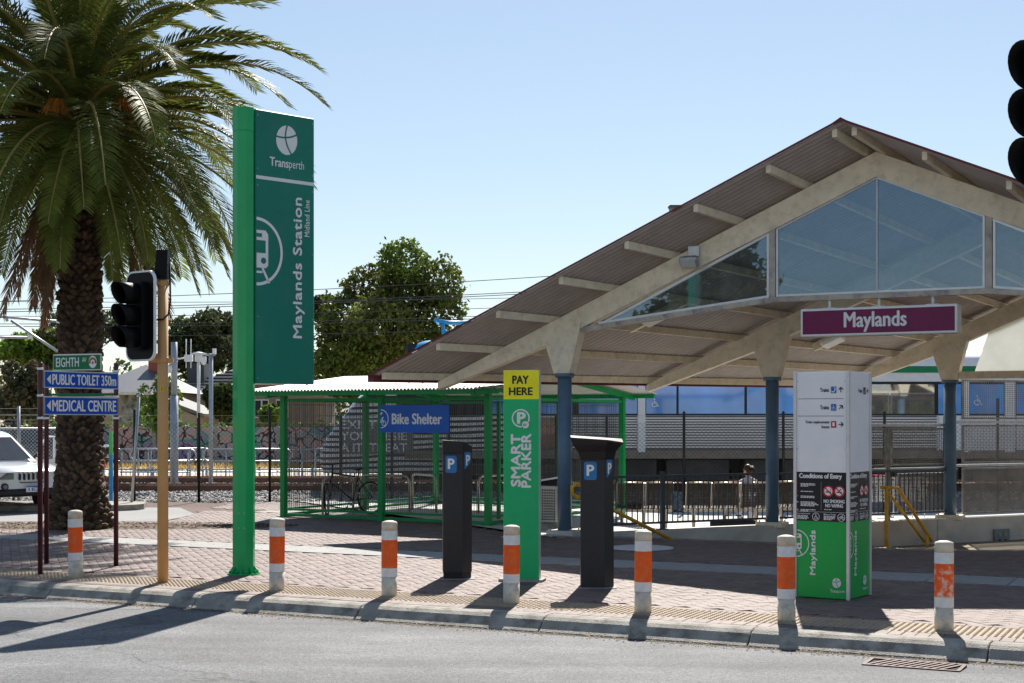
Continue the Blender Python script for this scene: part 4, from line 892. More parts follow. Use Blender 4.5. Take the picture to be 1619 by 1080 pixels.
# ================================================================== STREET NAME SIGNS
m_mpost = M('maroon_post', (.075, .012, .018), .4, var=.12, coat=.2); m_sg = M('street_green', (.0, .16, .05), .4, var=.05); m_sb = M('street_blue', (.004, .065, .5), .4, var=.06)
P1, P2, P3 = G(64, 908), G(74, 891), G(184, 895)
t = thing('street_name_sign', 'green street name and two blue direction signs on three maroon posts', 'sign', (*P1, 0), 0)
rel = lambda p: (p[0] - P1[0], p[1] - P1[1])
for p, hh in ((P1, 2.53), (P2, 2.55), (P3, 2.56)):
    q = rel(p); mb = MB(); mb.lathe([(.03, 0), (.03, hh), (.026, hh + .012)], 14, (q[0], q[1], 0)); po = mb.build('post', m_mpost, t)
    for z in (2.45, 2.13, 1.86):
        mb = MB(); mb.lathe([(.034, z), (.034, z + .028)], 14, (q[0], q[1], 0)); mb.b3(q[0] - .02, q[0] + .05, q[1] - .06, q[1] - .03, z, z + .025); mb.build('clamp', m_alu, po)
def blade(p, q, z0, z1, m_, txt, tri, name, extra=None):
    p, q = Vector((*rel(p), 0)), Vector((*rel(q), 0)); d = (q - p).normalized(); n = d.cross(Vector((0, 0, 1))); L_ = (q - p).length
    p = p + n * .055; mb = MB(); mb.slab([p + d * .02 + Vector((0, 0, z0)), p + d * (L_ - .02) + Vector((0, 0, z0)), p + d * (L_ - .02) + Vector((0, 0, z1)), p + d * .02 + Vector((0, 0, z1))], -n * .03)
    b = mb.build(name, m_alu, t); f = Face(t, p + Vector((0, 0, z0)) + d * .02, d); w_ = L_ - .04; h_ = z1 - z0
    mb = MB(); f.rect(mb, .006, w_ - .006, .012, h_ - .016, .002); mb.build('sign_face', m_, b)
    mb = MB()
    if tri: f.poly(mb, [(.03, h_ / 2), (.09, h_ * .22), (.09, h_ * .78)], .004); f.text(mb, txt, .115, h_ * .2, w_ - .15, h_ * .6, bold=.018, lift=.004)
    else: f.text(mb, txt, .05, h_ * .22, w_ * .48, h_ * .56, bold=.012, lift=.004); f.text(mb, 'AV', w_ * .62, h_ * .5, w_ * .085, h_ * .27, bold=.01, lift=.004)
    if not tri:
        f.disc(mb, w_ * .84, h_ * .5, w_ * .085, h_ * .37, .004); 
    mb.build('lettering', m_letter, b)
    if not tri:
        mb = MB(); f.ring(mb, w_ * .84, h_ * .48, h_ * .16, h_ * .3, .006, -20, 200, 20, .95); f.disc(mb, w_ * .84, h_ * .45, .016, lift=.0065, n=10); mb.build('crest', M('crest_brown', (.35, .12, .06), .5, var=.5, scale=60), b)
blade(P1, P3, 2.235, 2.445, m_sb, 'PUBLIC TOILET 350m', True, 'direction_sign')
blade(P1, P3, 1.91, 2.135, m_sb, 'MEDICAL CENTRE', True, 'direction_sign')
q2 = (P2[0] + .12, P2[1] - .05); q3 = (P2[0] + .84, P2[1] - .33)
blade(q2, q3, 2.48, 2.69, m_sg, 'EIGHTH', False, 'street_sign'); 
mb = MB(); a_, b_ = Vector((*rel(P2), 2.44)), Vector((*rel(P3), 2.44)); mb.tube([a_, b_], .018, 8); mb.tube([a_ + Vector((0, 0, -.30)), b_ + Vector((0, 0, -.30))], .014, 8); mb.build('cross_bar', m_alu, t)
mb = MB(); a_ = Vector((*rel(P2), 2.16)); b_ = Vector((*rel(P3), 2.16)); mb.slab([a_, b_, b_ + Vector((0, 0, .03)), a_ + Vector((0, 0, .03))], (0, .012, 0)); mb.build('rear_sign', m_sg, t)
# ================================================================== LITTER BIN
x, y = G(873, 838, -.02); x, y = x, y + .2; t = thing('litter_bin', 'steel litter bin with perforated sides and angled hood behind the pay sign', 'litter bin', (x, y, -.0), UA)
mb = MB(); mb.b3(-.2, .2, -.2, .2, .1, .74, None, .02); mb.build('body', M('bin_steel', (.45, .42, .38), .4, .6, var=.15), t)
mb = MB(); mb.b3(-.12, .12, -.12, .12, -.05, .1); mb.build('plinth', m_conc, t)
mb = MB()
for s in np.arange(-.16, .161, .045):
    for z in np.arange(.16, .7, .045): mb.b3(s - .014, s + .014, -.203, -.2005, z - .014, z + .014); mb.b3(.2005, .203, s - .014, s + .014, z - .014, z + .014)
o = mb.build('perforations', m_dark, t); o['kind'] = 'stuff'
mb = MB(); mb.slab([(-.24, -.24, .78), (.24, -.24, .86), (.24, .24, .86), (-.24, .24, .78)], (0, 0, .03)); mb.build('lid', m_alu, t)
mb = MB(); mb.add([(-.2, -.2, .742), (.2, -.2, .742), (.22, -.22, .855), (-.22, -.22, .778), (-.2, .2, .742), (.2, .2, .742), (.22, .22, .855), (-.22, .22, .778)], [(0, 1, 2, 3), (1, 5, 6, 2), (5, 4, 7, 6), (4, 0, 3, 7)]); mb.build('hood', m_black, t)
# ================================================================== BIKE SHELTER
m_gst = M('shelter_green', (.0, .25, .06), .4, var=.1, scale=4, dirt=(.1, .2, .12), dirt_amt=.2, dscale=9)
m_wire = M('mesh_wire', (.1, .1, .1), .5, .4, var=.1); m_rw = M('white_corrugated', (.52, .5, .47), .55, .0, var=.1, scale=3, dirt=(.36, .33, .3), dirt_amt=.35, dscale=4)
SA = R(-31); S0 = Vector((-4.36, 28.3)); SWD, SDP, SH = 4.6, 5.2, 2.27
sh = thing('bike_shelter', 'green framed wire mesh bike shelter with white corrugated roof', 'bike shelter', (*S0, 0), SA)
SU = Vector((math.cos(SA), math.sin(SA))); SV = Vector((-math.sin(SA), math.cos(SA)))
def sh_loc(x, y): d = Vector((x, y)) - S0; return d.dot(SU), d.dot(SV)
posts = [(0, 0), (SWD / 2, 0), (SWD, 0), (0, SDP / 2), (SWD, SDP / 2), (0, SDP), (SWD / 2, SDP), (SWD, SDP)]
for (a, b) in posts: mb = MB(); mb.b3(a - .055, a + .055, b - .055, b + .055, -.2, SH + .06, None, .006); mb.b3(a - .1, a + .1, b - .1, b + .1, .0, .012); mb.build('post', m_gst, sh)
def sbar(x0, y0, x1, y1, z, w, hh):
    mb = MB()
    if x0 == x1: mb.b3(x0 - w, x0 + w, y0, y1, z, z + hh)
    else: mb.b3(x0, x1, y0 - w, y0 + w, z, z + hh)
    return mb.build('rail', m_gst, sh)
def mesh_wall(x0, y0, x1, y1):
    mb = MB(); L_ = math.hypot(x1 - x0, y1 - y0); dx, dy = (x1 - x0) / L_, (y1 - y0) / L_
    for s in np.arange(.08, L_ - .06, .048):
        x, y = x0 + dx * s, y0 + dy * s; mb.b3(x - .003, x + .003, y - .003, y + .003, .16, SH - .06)
    for z in np.arange(.25, SH - .06, .21):
        if dx > .5: mb.b3(x0 + .06, x1 - .06, y0 - .0062, y0 - .003, z - .003, z + .003)
        else: mb.b3(x0 - .0062, x0 - .003, y0 + .06, y1 - .06, z - .003, z + .003)
    o = mb.build('wire_mesh', m_wire, sh); o['kind'] = 'stuff'
for (x0, y0, x1, y1) in ((0, 0, SWD / 2, 0), (SWD / 2, 0, SWD, 0), (0, 0, 0, SDP / 2), (0, SDP / 2, 0, SDP), (SWD, 0, SWD, SDP / 2), (SWD, SDP / 2, SWD, SDP), (0, SDP, SWD / 2, SDP), (SWD / 2, SDP, SWD, SDP)):
    e = .056; X0, X1, Y0, Y1 = (x0 + e, x1 - e, y0, y1) if x0 != x1 else (x0, x1, y0 + e, y1 - e)
    for z, w, hh in ((.02, .03, .05), (.13, .025, .04), (SH - .07, .028, .055)): sbar(X0, Y0, X1, Y1, z, w, hh)
    mesh_wall(X0, Y0, X1, Y1)
# door leaf frame in the right side, first bay
for y in (.35, 1.5): mb = MB(); mb.b3(SWD - .03, SWD + .03, y - .03, y + .03, .1, SH - .08); mb.build('door_stile', m_gst, sh)
mb = MB(); mb.b3(SWD - .029, SWD + .029, .381, 1.469, 1.0, 1.06); mb.build('door_rail', m_gst, sh)
# roof: beams, rafters, sheet
ov = .5; zf, zr = 2.40, 2.74; ym = SDP / 2
rfz = lambda y: zr - (zr - zf) * abs(y - ym) / (ym + ov)
for y in (-ov + .03, SDP + ov - .03): mb = MB(); mb.b3(-ov, SWD + ov, y - .03, y + .03, zf - .1, zf - .012); mb.build('fascia', m_gst, sh)
for x in (0.0, SWD / 2, SWD):
    for a, b in ((-ov - .02, ym), (ym, SDP + ov + .02)):
        mb = MB(); za, zb = rfz(a) - .02, rfz(b) - .02; mb.slab([(x + .057 - .09, a, za - .12), (x + .057 - .09, b, zb - .12), (x + .057 - .09, b, zb - .016), (x + .057 - .09, a, za - .016)], (.07, 0, 0)); mb.build('roof_beam', m_gst, sh)
rows = []; n = int((SWD + 2 * ov) / .076) * 6
for k in range(n + 1):
    x = -ov - .03 + (SWD + 2 * ov + .06) * k / n; zc = .016 * math.sin(k * math.pi / 3); rows.append([(x, y, rfz(y) + zc + .005) for y in (-ov - .06, ym * .5, ym, ym * 1.5, SDP + ov + .06)])
mb = MB(); mb.grid(rows); mb.build('roof_sheet', m_rw, sh)
mb = MB()
for x in np.arange(-ov + .1, SWD + ov, .3):
    for y in (-ov + .05, .45, 1.3, 2.2): mb.lathe([(.02, 0), (.012, .018)], 6, (x, y, rfz(y) + .014))
o = mb.build('roof_screws', m_galv, sh); o['kind'] = 'stuff'
# sign on the front
m_bsb = M('shelter_sign_blue', (.006, .11, .52), .35, var=.1, scale=3)
a0, _ = sh_loc(*(W(625, 660, 26.95).xy)); f = Face(sh, (2.34, -.10, 1.62)); bw, bh = 1.5, .5
mb = MB(); mb.b3(2.34, 2.34 + bw, -.10, -.085, 1.62, 1.62 + bh); sg = mb.build('sign_board', m_bsb, sh)
mb = MB(); f.text(mb, 'Bike Shelter', .27, .155, 1.08, .19, bold=.025, lift=.003); f.ring(mb, .02, .25, .155, .172, .003, -90, 90, 24); f.ring(mb, .085, .17, .038, .05, .003, n=18); f.line(mb, [(.085, .17), (.05, .27), (.085, .28)], .016, .0045); f.line(mb, [(.012, .18), (.03, .25), (.06, .25), (.03, .18)], .014, .0049); f.line(mb, [(.012, .33), (.04, .35), (.04, .37)], .03, .0045); mb.build('lettering', m_letter, sg)
mb = MB(); mb.b3(2.36, 2.40, -.085, -.03, 1.7, 1.74); mb.b3(3.6, 3.64, -.085, -.03, 1.7, 1.74); mb.build('sign_bracket', m_gst, sg)
# --- bike racks
m_hoop = M('stainless_hoop', (.5, .45, .38), .3, .8, var=.1)
HP = [((511, 815), (559, 812), 'stainless bike hoop carrying the black bicycle'), ((571, 809), (648, 811), 'stainless bike hoop between the bicycle and the second hoop pair'), ((652, 806), (690, 811), 'short looking stainless bike hoop beside the narrow parking meter'), ((757, 812), (842, 806), 'stainless bike hoop at the right end of the shelter')]
for (a, b, lab) in HP:
    pa_, pb_ = Vector(G(*a)), Vector(G(*b)); d = pb_ - pa_; t = thing('bike_hoop', lab, 'bike rack', (*pa_, 0), math.atan2(d.y, d.x), 'stainless hoops inside the bike shelter'); L_ = d.length
    pts = [(0, 0, -.03), (0, 0, .6)] + [(.14 - .14 * math.cos(q), 0, .6 + .14 * math.sin(q)) for q in (.5, 1.0, 1.57)] + [(L_ - .14 + .14 * math.sin(q), 0, .6 + .14 * math.cos(q)) for q in (0, .5, 1.0, 1.57)] + [(L_, 0, -.03)]
    mb = MB(); mb.tube(pts, .024, 10); mb.build('hoop', m_hoop, t)
    mb = MB(); mb.lathe([(.06, 0), (.06, .012)], 12); mb.lathe([(.06, 0), (.06, .012)], 12, (L_, 0, 0)); mb.build('floor_flange', m_hoop, t)
# --- bicycle (local +x is forward)
m_frame = M('bike_frame_black', (.012, .012, .014), .3, coat=.4); m_tyre = M('tyre_rubber', (.015, .015, .015), .8)
fp = Vector(G(518, 817)); t = thing('bicycle', 'black bicycle leaning on the first hoop inside the bike shelter', 'bicycle', (*fp, .0), math.atan2(-.67, -.74))
t.rotation_euler = (R(5), 0, t.rotation_euler[2])
WR = .325
def wheel(x, steer):
    rm = Matrix.Translation((x, 0, WR)) @ Matrix.Rotation(steer, 4, 'Z')
    P = lambda r, a: tuple(rm @ Vector((r * math.cos(a), 0, r * math.sin(a))))
    mb = MB(); mb.tube([P(WR - .018, a) for a in np.linspace(0, 2 * math.pi, 37)[:-1]], .02, 7, close=True); w = mb.build('wheel', m_tyre, t)
    mb = MB(); mb.tube([P(WR - .045, a) for a in np.linspace(0, 2 * math.pi, 37)[:-1]], .011, 5, close=True); mb.build('rim', m_galv, w)
    mb = MB()
    for k in range(20):
        a = k * math.pi / 10; mb.tube([tuple(rm @ Vector((.02 * math.cos(a + 1), (-1) ** k * .025, .02 * math.sin(a + 1)))), P(WR - .05, a)], .0022, 3, False)
    mb.tube([tuple(rm @ Vector((0, -.06, 0))), tuple(rm @ Vector((0, .06, 0)))], .022, 8); mb.build('spokes', m_galv, w)
wheel(0, R(48)); wheel(-1.05, 0)
BB, RA, FA = Vector((-.62, 0, .29)), Vector((-1.05, 0, WR)), Vector((0, 0, WR)); ST, HT, HB = Vector((-.77, 0, .74)), Vector((-.17, 0, .83)), Vector((-.12, 0, .66))
mb = MB(); 
for p, q, r in ((BB, ST, .017), (BB, HB, .02), (ST, HT, .017), (HT, HB, .022)): mb.tube([p, q], r, 8)
for s in (-1, 1): mb.tube([BB + Vector((0, s * .03, 0)), RA + Vector((0, s * .06, 0))], .011, 6); mb.tube([ST, RA + Vector((0, s * .06, 0))], .009, 6)
mb.build('frame', m_frame, t)
mb = MB(); cs, sn = math.cos(R(48)), math.sin(R(48))
for s in (-1, 1): mb.tube([HB, HB + Vector((.01 - s * .05 * sn, s * .05 * cs, -.03)), FA + Vector((-s * .055 * sn, s * .055 * cs, 0))], .015, 8)
mb.build('fork', m_frame, t)
mb = MB(); mb.tube([HT, HT + Vector((-.02, 0, .12)), HT + Vector((.05 * cs, .05 * sn, .16))], .015, 8); hc = HT + Vector((.05 * cs, .05 * sn, .16))
mb.tube([hc + Vector((-s * sn * .3 - .04 * cs * abs(s), s * cs * .3 - .04 * sn * abs(s), .03 * abs(s))) for s in (-1, -.5, 0, .5, 1)], .014, 8); mb.build('handlebar', m_frame, t)
mb = MB(); mb.tube([ST, ST + Vector((-.03, 0, .14))], .013, 8); mb.add([(ST.x - .17, -.07, ST.z + .17), (ST.x - .17, .07, ST.z + .17), (ST.x + .02, .03, ST.z + .165), (ST.x + .12, .018, ST.z + .15), (ST.x + .12, -.018, ST.z + .15), (ST.x + .02, -.03, ST.z + .165), (ST.x - .02, 0, ST.z + .12)], [(0, 1, 2, 3, 4, 5), (0, 6, 1), (1, 6, 2), (2, 6, 3), (3, 6, 4), (4, 6, 5), (5, 6, 0)]); mb.build('saddle', m_black, t)
mb = MB(); mb.tube([tuple(BB + Vector((.09 * math.cos(a), -.05, .09 * math.sin(a)))) for a in np.linspace(0, 6.28, 20)[:-1]], .012, 5, close=True); mb.tube([BB + Vector((0, -.07, 0)), BB + Vector((.1, -.08, -.13))], .011, 6); mb.tube([BB + Vector((0, .07, 0)), BB + Vector((-.1, .08, .13))], .011, 6)
mb.b3(BB.x + .05, BB.x + .15, -.17, -.08, BB.z - .145, BB.z - .125); mb.b3(BB.x - .15, BB.x - .05, .08, .17, BB.z + .12, BB.z + .14); mb.build('crankset', m_galv, t)
mb = MB(); mb.b3(-1.3, -.85, -.06, .06, .73, .745); mb.tube([(-1.25, -.05, .73), RA + Vector((0, -.07, 0))], .006, 5); mb.tube([(-1.25, .05, .73), RA + Vector((0, .07, 0))], .006, 5); mb.build('rear_rack', m_frame, t)
# ================================================================== BENCHES AND SEATED PERSON behind the parapet
m_bench = M('bench_bronze_mesh', (.045, .036, .026), .5, .4, var=.25, scale=14); m_bfr = M('bench_frame', (.45, .38, .3), .4, .6, var=.15)
FLZ = -.25
def bench(x0, x1, Yb, n, lab):
    t = thing('bench_seat', lab, 'bench', (x0, Yb, FLZ + .004), 0, 'perforated steel benches behind the parapet'); L_ = x1 - x0; w = L_ / n
    for k in range(n):
        a, b = k * w + .02, (k + 1) * w - .02
        # back nearest to the street, seat beyond, sitter faces away
        mb = MB(); prof_ = [(.0, .92), (.02, .88), (.05, .7), (.09, .5), (.15, .44), (.3, .43), (.52, .46)]
        for (p, q) in zip(prof_[:-1], prof_[1:]):
            Ln = math.hypot(q[0] - p[0], q[1] - p[1]); st = max(1, int(Ln / .028))
            for j in range(st):
                u0, u1 = j / st, (j + .72) / st; P = [(p[0] + (q[0] - p[0]) * u, p[1] + (q[1] - p[1]) * u) for u in (u0, u1)]
                mb.add([(a, P[0][0], P[0][1]), (b, P[0][0], P[0][1]), (b, P[1][0], P[1][1]), (a, P[1][0], P[1][1])], [(0, 1, 2, 3)])
        for x in np.arange(a, b, .055): 
            for (p, q) in zip(prof_[:-1], prof_[1:]): mb.add([(x, p[0] + .003, p[1]), (x + .022, p[0] + .003, p[1]), (x + .022, q[0] + .003, q[1]), (x, q[0] + .003, q[1])], [(0, 1, 2, 3)])
        mb.build('seat_shell', m_bench, t)
        mb = MB(); 
        for x in (a, b): mb.tube([(x, p, z) for p, z in prof_], .016, 6)
        mb.tube([(a, 0, .92), (b, 0, .92)], .016, 6); mb.build('seat_frame', m_bfr, t)
    mb = MB(); mb.b3(0, L_, .2, .28, .36, .41); mb.build('beam', m_bfr, t)
    for x in (L_ * .12, L_ * .5, L_ * .88): mb = MB(); mb.b3(x - .03, x + .03, .2, .28, .0, .359); mb.b3(x - .04, x + .04, .02, .46, 0, .02); mb.build('leg', m_bfr, t)
    return t
YB = 27.7
X = lambda px, Y=YB: (px - CX) / FPX * Y
bench(X(974), X(1066), YB, 2, 'perforated bench of two seats left of the balustrade post'); bench(X(1084), X(1214), YB, 3, 'perforated bench of three seats where the person sits'); bench(X(1236), X(1330), 28.2, 2, 'perforated bench partly hidden behind the information kiosk')
# person
m_skin = M('skin', (.55, .33, .24), .5); m_shirt = M('pale_shirt', (.62, .6, .72), .8, var=.06); m_hair = M('brown_hair', (.05, .022, .014), .5, var=.4, scale=30); m_trou = M('dark_trousers', (.03, .03, .04), .8)
def skin_mesh(name, verts, edges, radii, mat, parent, sub=2):
    bm = bmesh.new(); lay = bm.verts.layers.skin.verify(); vs = []
    for i, (p, r) in enumerate(zip(verts, radii)):
        v = bm.verts.new(p); v[lay].radius = (r, r) if not hasattr(r, '__len__') else r; v[lay].use_root = (i == 0); vs.append(v)
    for a, b in edges: bm.edges.new((vs[a], vs[b]))
    me = bpy.data.meshes.new(name); bm.to_mesh(me); bm.free(); me.materials.append(mat)
    o = obj(name, me, parent); o.modifiers.new('skin', 'SKIN').use_smooth_shade = True; s = o.modifiers.new('sub', 'SUBSURF'); s.levels = sub; s.render_levels = sub; return o
per = thing('person', 'person in a pale shirt with brown ponytail and white bow sitting on the bench', 'person', (X(1186), YB, FLZ + .004), 0); per.scale = (.9, .9, .9)
# facing +y (away), turned to the left, head bowed; z up, seat at .45
B = [(0, .2, .56), (0, .17, .72), (0, .15, .9), (0, .17, 1.06), (0, .20, 1.13),      # pelvis, waist, chest, shoulders base, neck
     (-.10, .22, .54), (-.12, .62, .52), (-.12, .66, .12), (-.12, .78, .05), (.10, .22, .54), (.12, .62, .52), (.12, .66, .12), (.12, .78, .05),
     (-.17, .17, 1.03), (-.22, .24, .80), (-.12, .45, .72), (-.05, .53, .74), (.17, .17, 1.03), (.22, .24, .80), (.12, .45, .72), (.05, .53, .74)]
Ed = [(0, 1), (1, 2), (2, 3), (3, 4), (0, 5), (5, 6), (6, 7), (7, 8), (0, 9), (9, 10), (10, 11), (11, 12), (3, 13), (13, 14), (14, 15), (15, 16), (3, 17), (17, 18), (18, 19), (19, 20)]
Rd = [.13, .115, .13, .09, .05, .085, .06, .042, .035, .085, .06, .042, .035, .058, .042, .034, .025, .058, .042, .034, .025]
skin_mesh('body', B, Ed, Rd, m_shirt, per)
mb = MB(); hm = Matrix.Translation((-.01, .22, 1.27)) @ Matrix.Rotation(R(40), 4, 'Z') @ Matrix.Rotation(R(-18), 4, 'X')
def ellip(mb, c, r, mx=None, nu=16, nv=10, face=False):
    v, fc = [], []
    for i in range(nv + 1):
        for j in range(nu):
            th = math.pi * i / nv; ph = 2 * math.pi * j / nu; p = Vector((c[0] + r[0] * math.sin(th) * math.cos(ph), c[1] + r[1] * math.sin(th) * math.sin(ph), c[2] + r[2] * math.cos(th))); v.append(tuple(mx @ p) if mx else tuple(p))
    for i in range(nv):
        for j in range(nu): fc.append((i * nu + j, i * nu + (j + 1) % nu, (i + 1) * nu + (j + 1) % nu, (i + 1) * nu + j))
    mb.add(v, fc, None, True)
ellip(mb, (0, 0, 0), (.072, .092, .112), hm); ellip(mb, (0, .04, -.06), (.05, .055, .06), hm); ellip(mb, (0, .1, -.015), (.014, .02, .022), hm); ellip(mb, (-.072, .0, -.015), (.012, .022, .03), hm); ellip(mb, (.072, .0, -.015), (.012, .022, .03), hm); mb.tube([tuple(hm @ Vector((0, -.02, -.07))), (0, .19, 1.08)], .045, 12); mb.build('head', m_skin, per)
mb = MB(); ellip(mb, (0, -.022, .02), (.084, .092, .112), hm); mb.tube([tuple(hm @ Vector((0, -.1, .04))), tuple(hm @ Vector((.01, -.15, .0))), tuple(hm @ Vector((.01, -.16, -.12))), tuple(hm @ Vector((.01, -.14, -.26)))], [.025, .035, .03, .006], 8); mb.build('hair', m_hair, per)
mb = MB(); 
for s in (-1, 1): ellip(mb, (s * .03, -.135, .05), (.03, .01, .02), hm, 8, 6)
mb.build('bow', m_white, per)
for nm, cs_ in (('eyes', [(-.028, .083, .0), (.028, .083, .0)]),):
    mb = MB()
    for c in cs_: ellip(mb, c, (.01, .008, .007), hm, 8, 6)
    mb.build(nm, m_ink, per)
mb = MB(); ellip(mb, (0, .088, -.055), (.018, .008, .006), hm, 8, 6); mb.build('mouth', M('lips', (.4, .14, .12), .5), per)
# dark bag under the bench
bg_ = MB(); bx = X(1160); bg_.b3(-.42, .42, -.15, .15, 0, .22, None, .04); t = thing('bag', 'dark bag on the floor under the bench', 'bag', (bx, YB + .05, FLZ + .006), 0); bg_.build('bag_body', m_trou, t); mb = MB(); mb.tube([(-.2, 0, .2), (-.15, 0, .3), (.15, 0, .3), (.2, 0, .2)], .012, 6); mb.build('handle', m_black, t)
# shopping trolleys behind the balustrade
m_chr = M('trolley_wire', (.5, .5, .52), .3, .7); m_redp = M('trolley_red', (.5, .02, .04), .4)
for k, (px, lab) in enumerate(((1398, 'wire shopping trolley behind the balustrade right beside the kiosk'), (1428, 'wire shopping trolley with a red handle behind the balustrade'))):
    Yt = 29.2; t = thing('shopping_trolley', lab, 'trolley', (X(px, Yt), Yt, FLZ + .004), R(200), 'shopping trolleys'); mb = MB()
    for i in range(13):
        u = i / 12; y0, y1 = -.22 - .05 * u, .22 + .05 * u
    for z in np.linspace(.5, .95, 7):
        e = (z - .5) * .12; mb.tube([(-.38 - e, -.2 - e, z), (.4 + e, -.24 - e, z), (.4 + e, .24 + e, z), (-.38 - e, .2 + e, z), (-.38 - e, -.2 - e, z)], .006, 4)
    for u in np.linspace(-.36, .38, 13):
        for s in (-1, 1): mb.tube([(u, s * .21, .5), (u, s * .27, .95)], .005, 4)
    for v_ in np.linspace(-.2, .2, 8):
        for s in (-.38, .4): mb.tube([(s, v_, .5), (s * 1.1, v_ * 1.2, .95)], .005, 4)
    mb.build('basket', m_chr, t); mb = MB(); mb.tube([(-.36, -.2, .12), (-.36, -.2, .5)], .012, 6); mb.tube([(-.36, .2, .12), (-.36, .2, .5)], .012, 6); mb.tube([(-.4, -.2, .12), (.45, -.22, .14), (.45, .22, .14), (-.4, .2, .12)], .012, 6); mb.build('chassis', m_chr, t)
    mb = MB(); mb.tube([(.5, -.28, 1.0), (.5, .28, 1.0)], .018, 8); mb.build('handle', m_redp, t)
    for a in (-.35, .42):
        for b in (-.2, .2): mb = MB(); mb.tube([(a, b - .015, .055), (a, b + .015, .055)], .055, 12); mb.build('castor', m_black, t)
# ================================================================== TRAIN
m_ss = M('stainless_ribs', (.66, .67, .69), .4, .4, var=.12, scale=2); m_tw = M('train_white', (.74, .75, .77), .35, var=.05); m_tblk = M('train_black', (.015, .016, .018), .5); m_tun = M('underframe_grey', (.07, .068, .065), .7, var=.25, scale=3)
m_tgl = M('train_glass_sky_reflection', (.09, .33, .8), .07, var=.3, scale=.7, spec=.8, coat=.5); m_dgl = M('train_dark_glass', (.012, .016, .022), .03, spec=1.0, coat=1.0)  # window blue and its noise put sky reflection and tint into the base colour
YT = 36.0; tr = thing('commuter_train', 'silver commuter train with blue windows and striped nose standing behind the shelter', 'train', (0, YT, 0), 0)
XE = 34.; XN = X(598, YT) - .1; zb, zw0, zw1, zs, zro = .96, 1.99, 2.70, 3.0, 3.62; D = 2.9
mb = MB(); mb.b3(XN + .75, XE, .03, D - .03, zb, zs); mb.build('body_shell', m_tw, tr)
# ribbed lower side: each rib a long bar
rib = MB(); rib.prism([(0.03, 0), (.0, .008), (.0, .034), (.03, .042)], 0, 1); rib.v = [(z, x, y) for x, y, z in rib.v]; rd = rib.data('rib', m_ss)
segs = [(X(905, YT), X(1008, YT)), (X(1020, YT), X(1482, YT)), (X(1606, YT), XE)]
mb = MB()
for (xa, xb) in segs: mb.b3(xa, xb, .022, .03, zb, zw0 - .02)
mb.build('side_skin', M('rib_groove', (.12, .12, .13), .5, .5), tr)
for (xa, xb) in segs:
    for k in range(12): o = obj('rib', rd, tr); o.location = (xa, -.008, 1.17 + k * .064); o.scale = (xb - xa, 1, 1)
mb = MB(); mb.b3(XN + .75, XE, -.01, .03, zb - .05, zb + .15); mb.build('skirt', M('skirt_brown', (.23, .2, .17), .6, .3, var=.15), tr)
mb = MB(); mb.b3(XN + .9, XE, .012, .03, zw0 - .03, zw1 + .08); mb.build('window_band', m_tblk, tr)
for a, b in ((770, 905), (915, 1008), (1022, 1070), (1073.5, 1177.5), (1181.5, 1330), (1334, 1478), (1484, 1520), (1534, 1588), (1608, 1700), (1704, 1800)):
    mb = MB(); mb.b3(X(a, YT), X(b, YT), -.002, .012, zw0 + .01, zw1 + .02, None, .004); mb.build('window', M('mirror_film_glass', (.3, .32, .34), .03, .85, var=.05) if a == 1334 else m_tgl, tr)
for a, b in ((1009, 1021), (1521, 1533), (1589, 1606)): mb = MB(); mb.b3(X(a, YT), X(b, YT), -.012, .03, zb + .1, zs - .05, None, .01); mb.build('door_pillar', m_tw, tr)
for a, b in ((1485, 1519), (1608, 1640)): mb = MB(); mb.b3(X(a, YT), X(b, YT), -.006, .03, zb + .16, zw0 - .03, None, .01); mb.build('door_leaf', m_tw, tr)
f = Face(tr, (0, -.004, 0)); mb = MB(); wheelchair(f, mb, X(1036, YT), 2.26, .22, .002); wheelchair(f, mb, X(1546, YT), 2.32, .26, .002); mb.build('wheelchair_symbol', m_letter, tr)
mb = MB(); mb.b3(XN + 1.0, XE, .005, .03, zs + .0, zs + .16); mb.build('green_stripe', M('stripe_green', (.0, .2, .08), .4), tr)
rows = [[(x, D / 2 - (D / 2) * math.cos(a), zs + .16 + (zro - zs - .16) * math.sin(a) ** .8) for a in np.linspace(0, math.pi, 15)] for x in (XN + .9, XE)]
mb = MB(); mb.grid(rows); mb.build('roof', m_tw, tr)
# nose: loft of sections leaning forward at the foot
m_wrap = bpy.data.materials.new('striped_wrap'); m_wrap.use_nodes = True; n_ = m_wrap.node_tree.nodes; L_ = m_wrap.node_tree.links; bs_ = n_['Principled BSDF']
tc_ = n_.new('ShaderNodeTexCoord'); mp_ = n_.new('ShaderNodeMapping'); mp_.inputs['Scale'].default_value = (.35, .35, 1.6); mp_.inputs['Rotation'].default_value = (0, R(8), 0); wv_ = n_.new('ShaderNodeTexWave'); wv_.wave_type = 'BANDS'; wv_.bands_direction = 'Z'; wv_.inputs['Scale'].default_value = 1.5; wv_.inputs['Distortion'].default_value = 3.2; wv_.inputs['Detail'].default_value = 1.2; wv_.inputs['Detail Scale'].default_value = 1.0
cr_ = n_.new('ShaderNodeValToRGB'); cr_.color_ramp.interpolation = 'CONSTANT'; cr_.color_ramp.elements[0].color = (.02, .02, .022, 1); cr_.color_ramp.elements[1].position = .42; cr_.color_ramp.elements[1].color = (.62, .6, .58, 1)
L_.new(tc_.outputs['Object'], mp_.inputs[0]); L_.new(mp_.outputs[0], wv_.inputs[0]); L_.new(wv_.outputs['Fac'], cr_.inputs[0]); L_.new(cr_.outputs[0], bs_.inputs['Base Color']); bs_.inputs['Roughness'].default_value = .4
secs = []
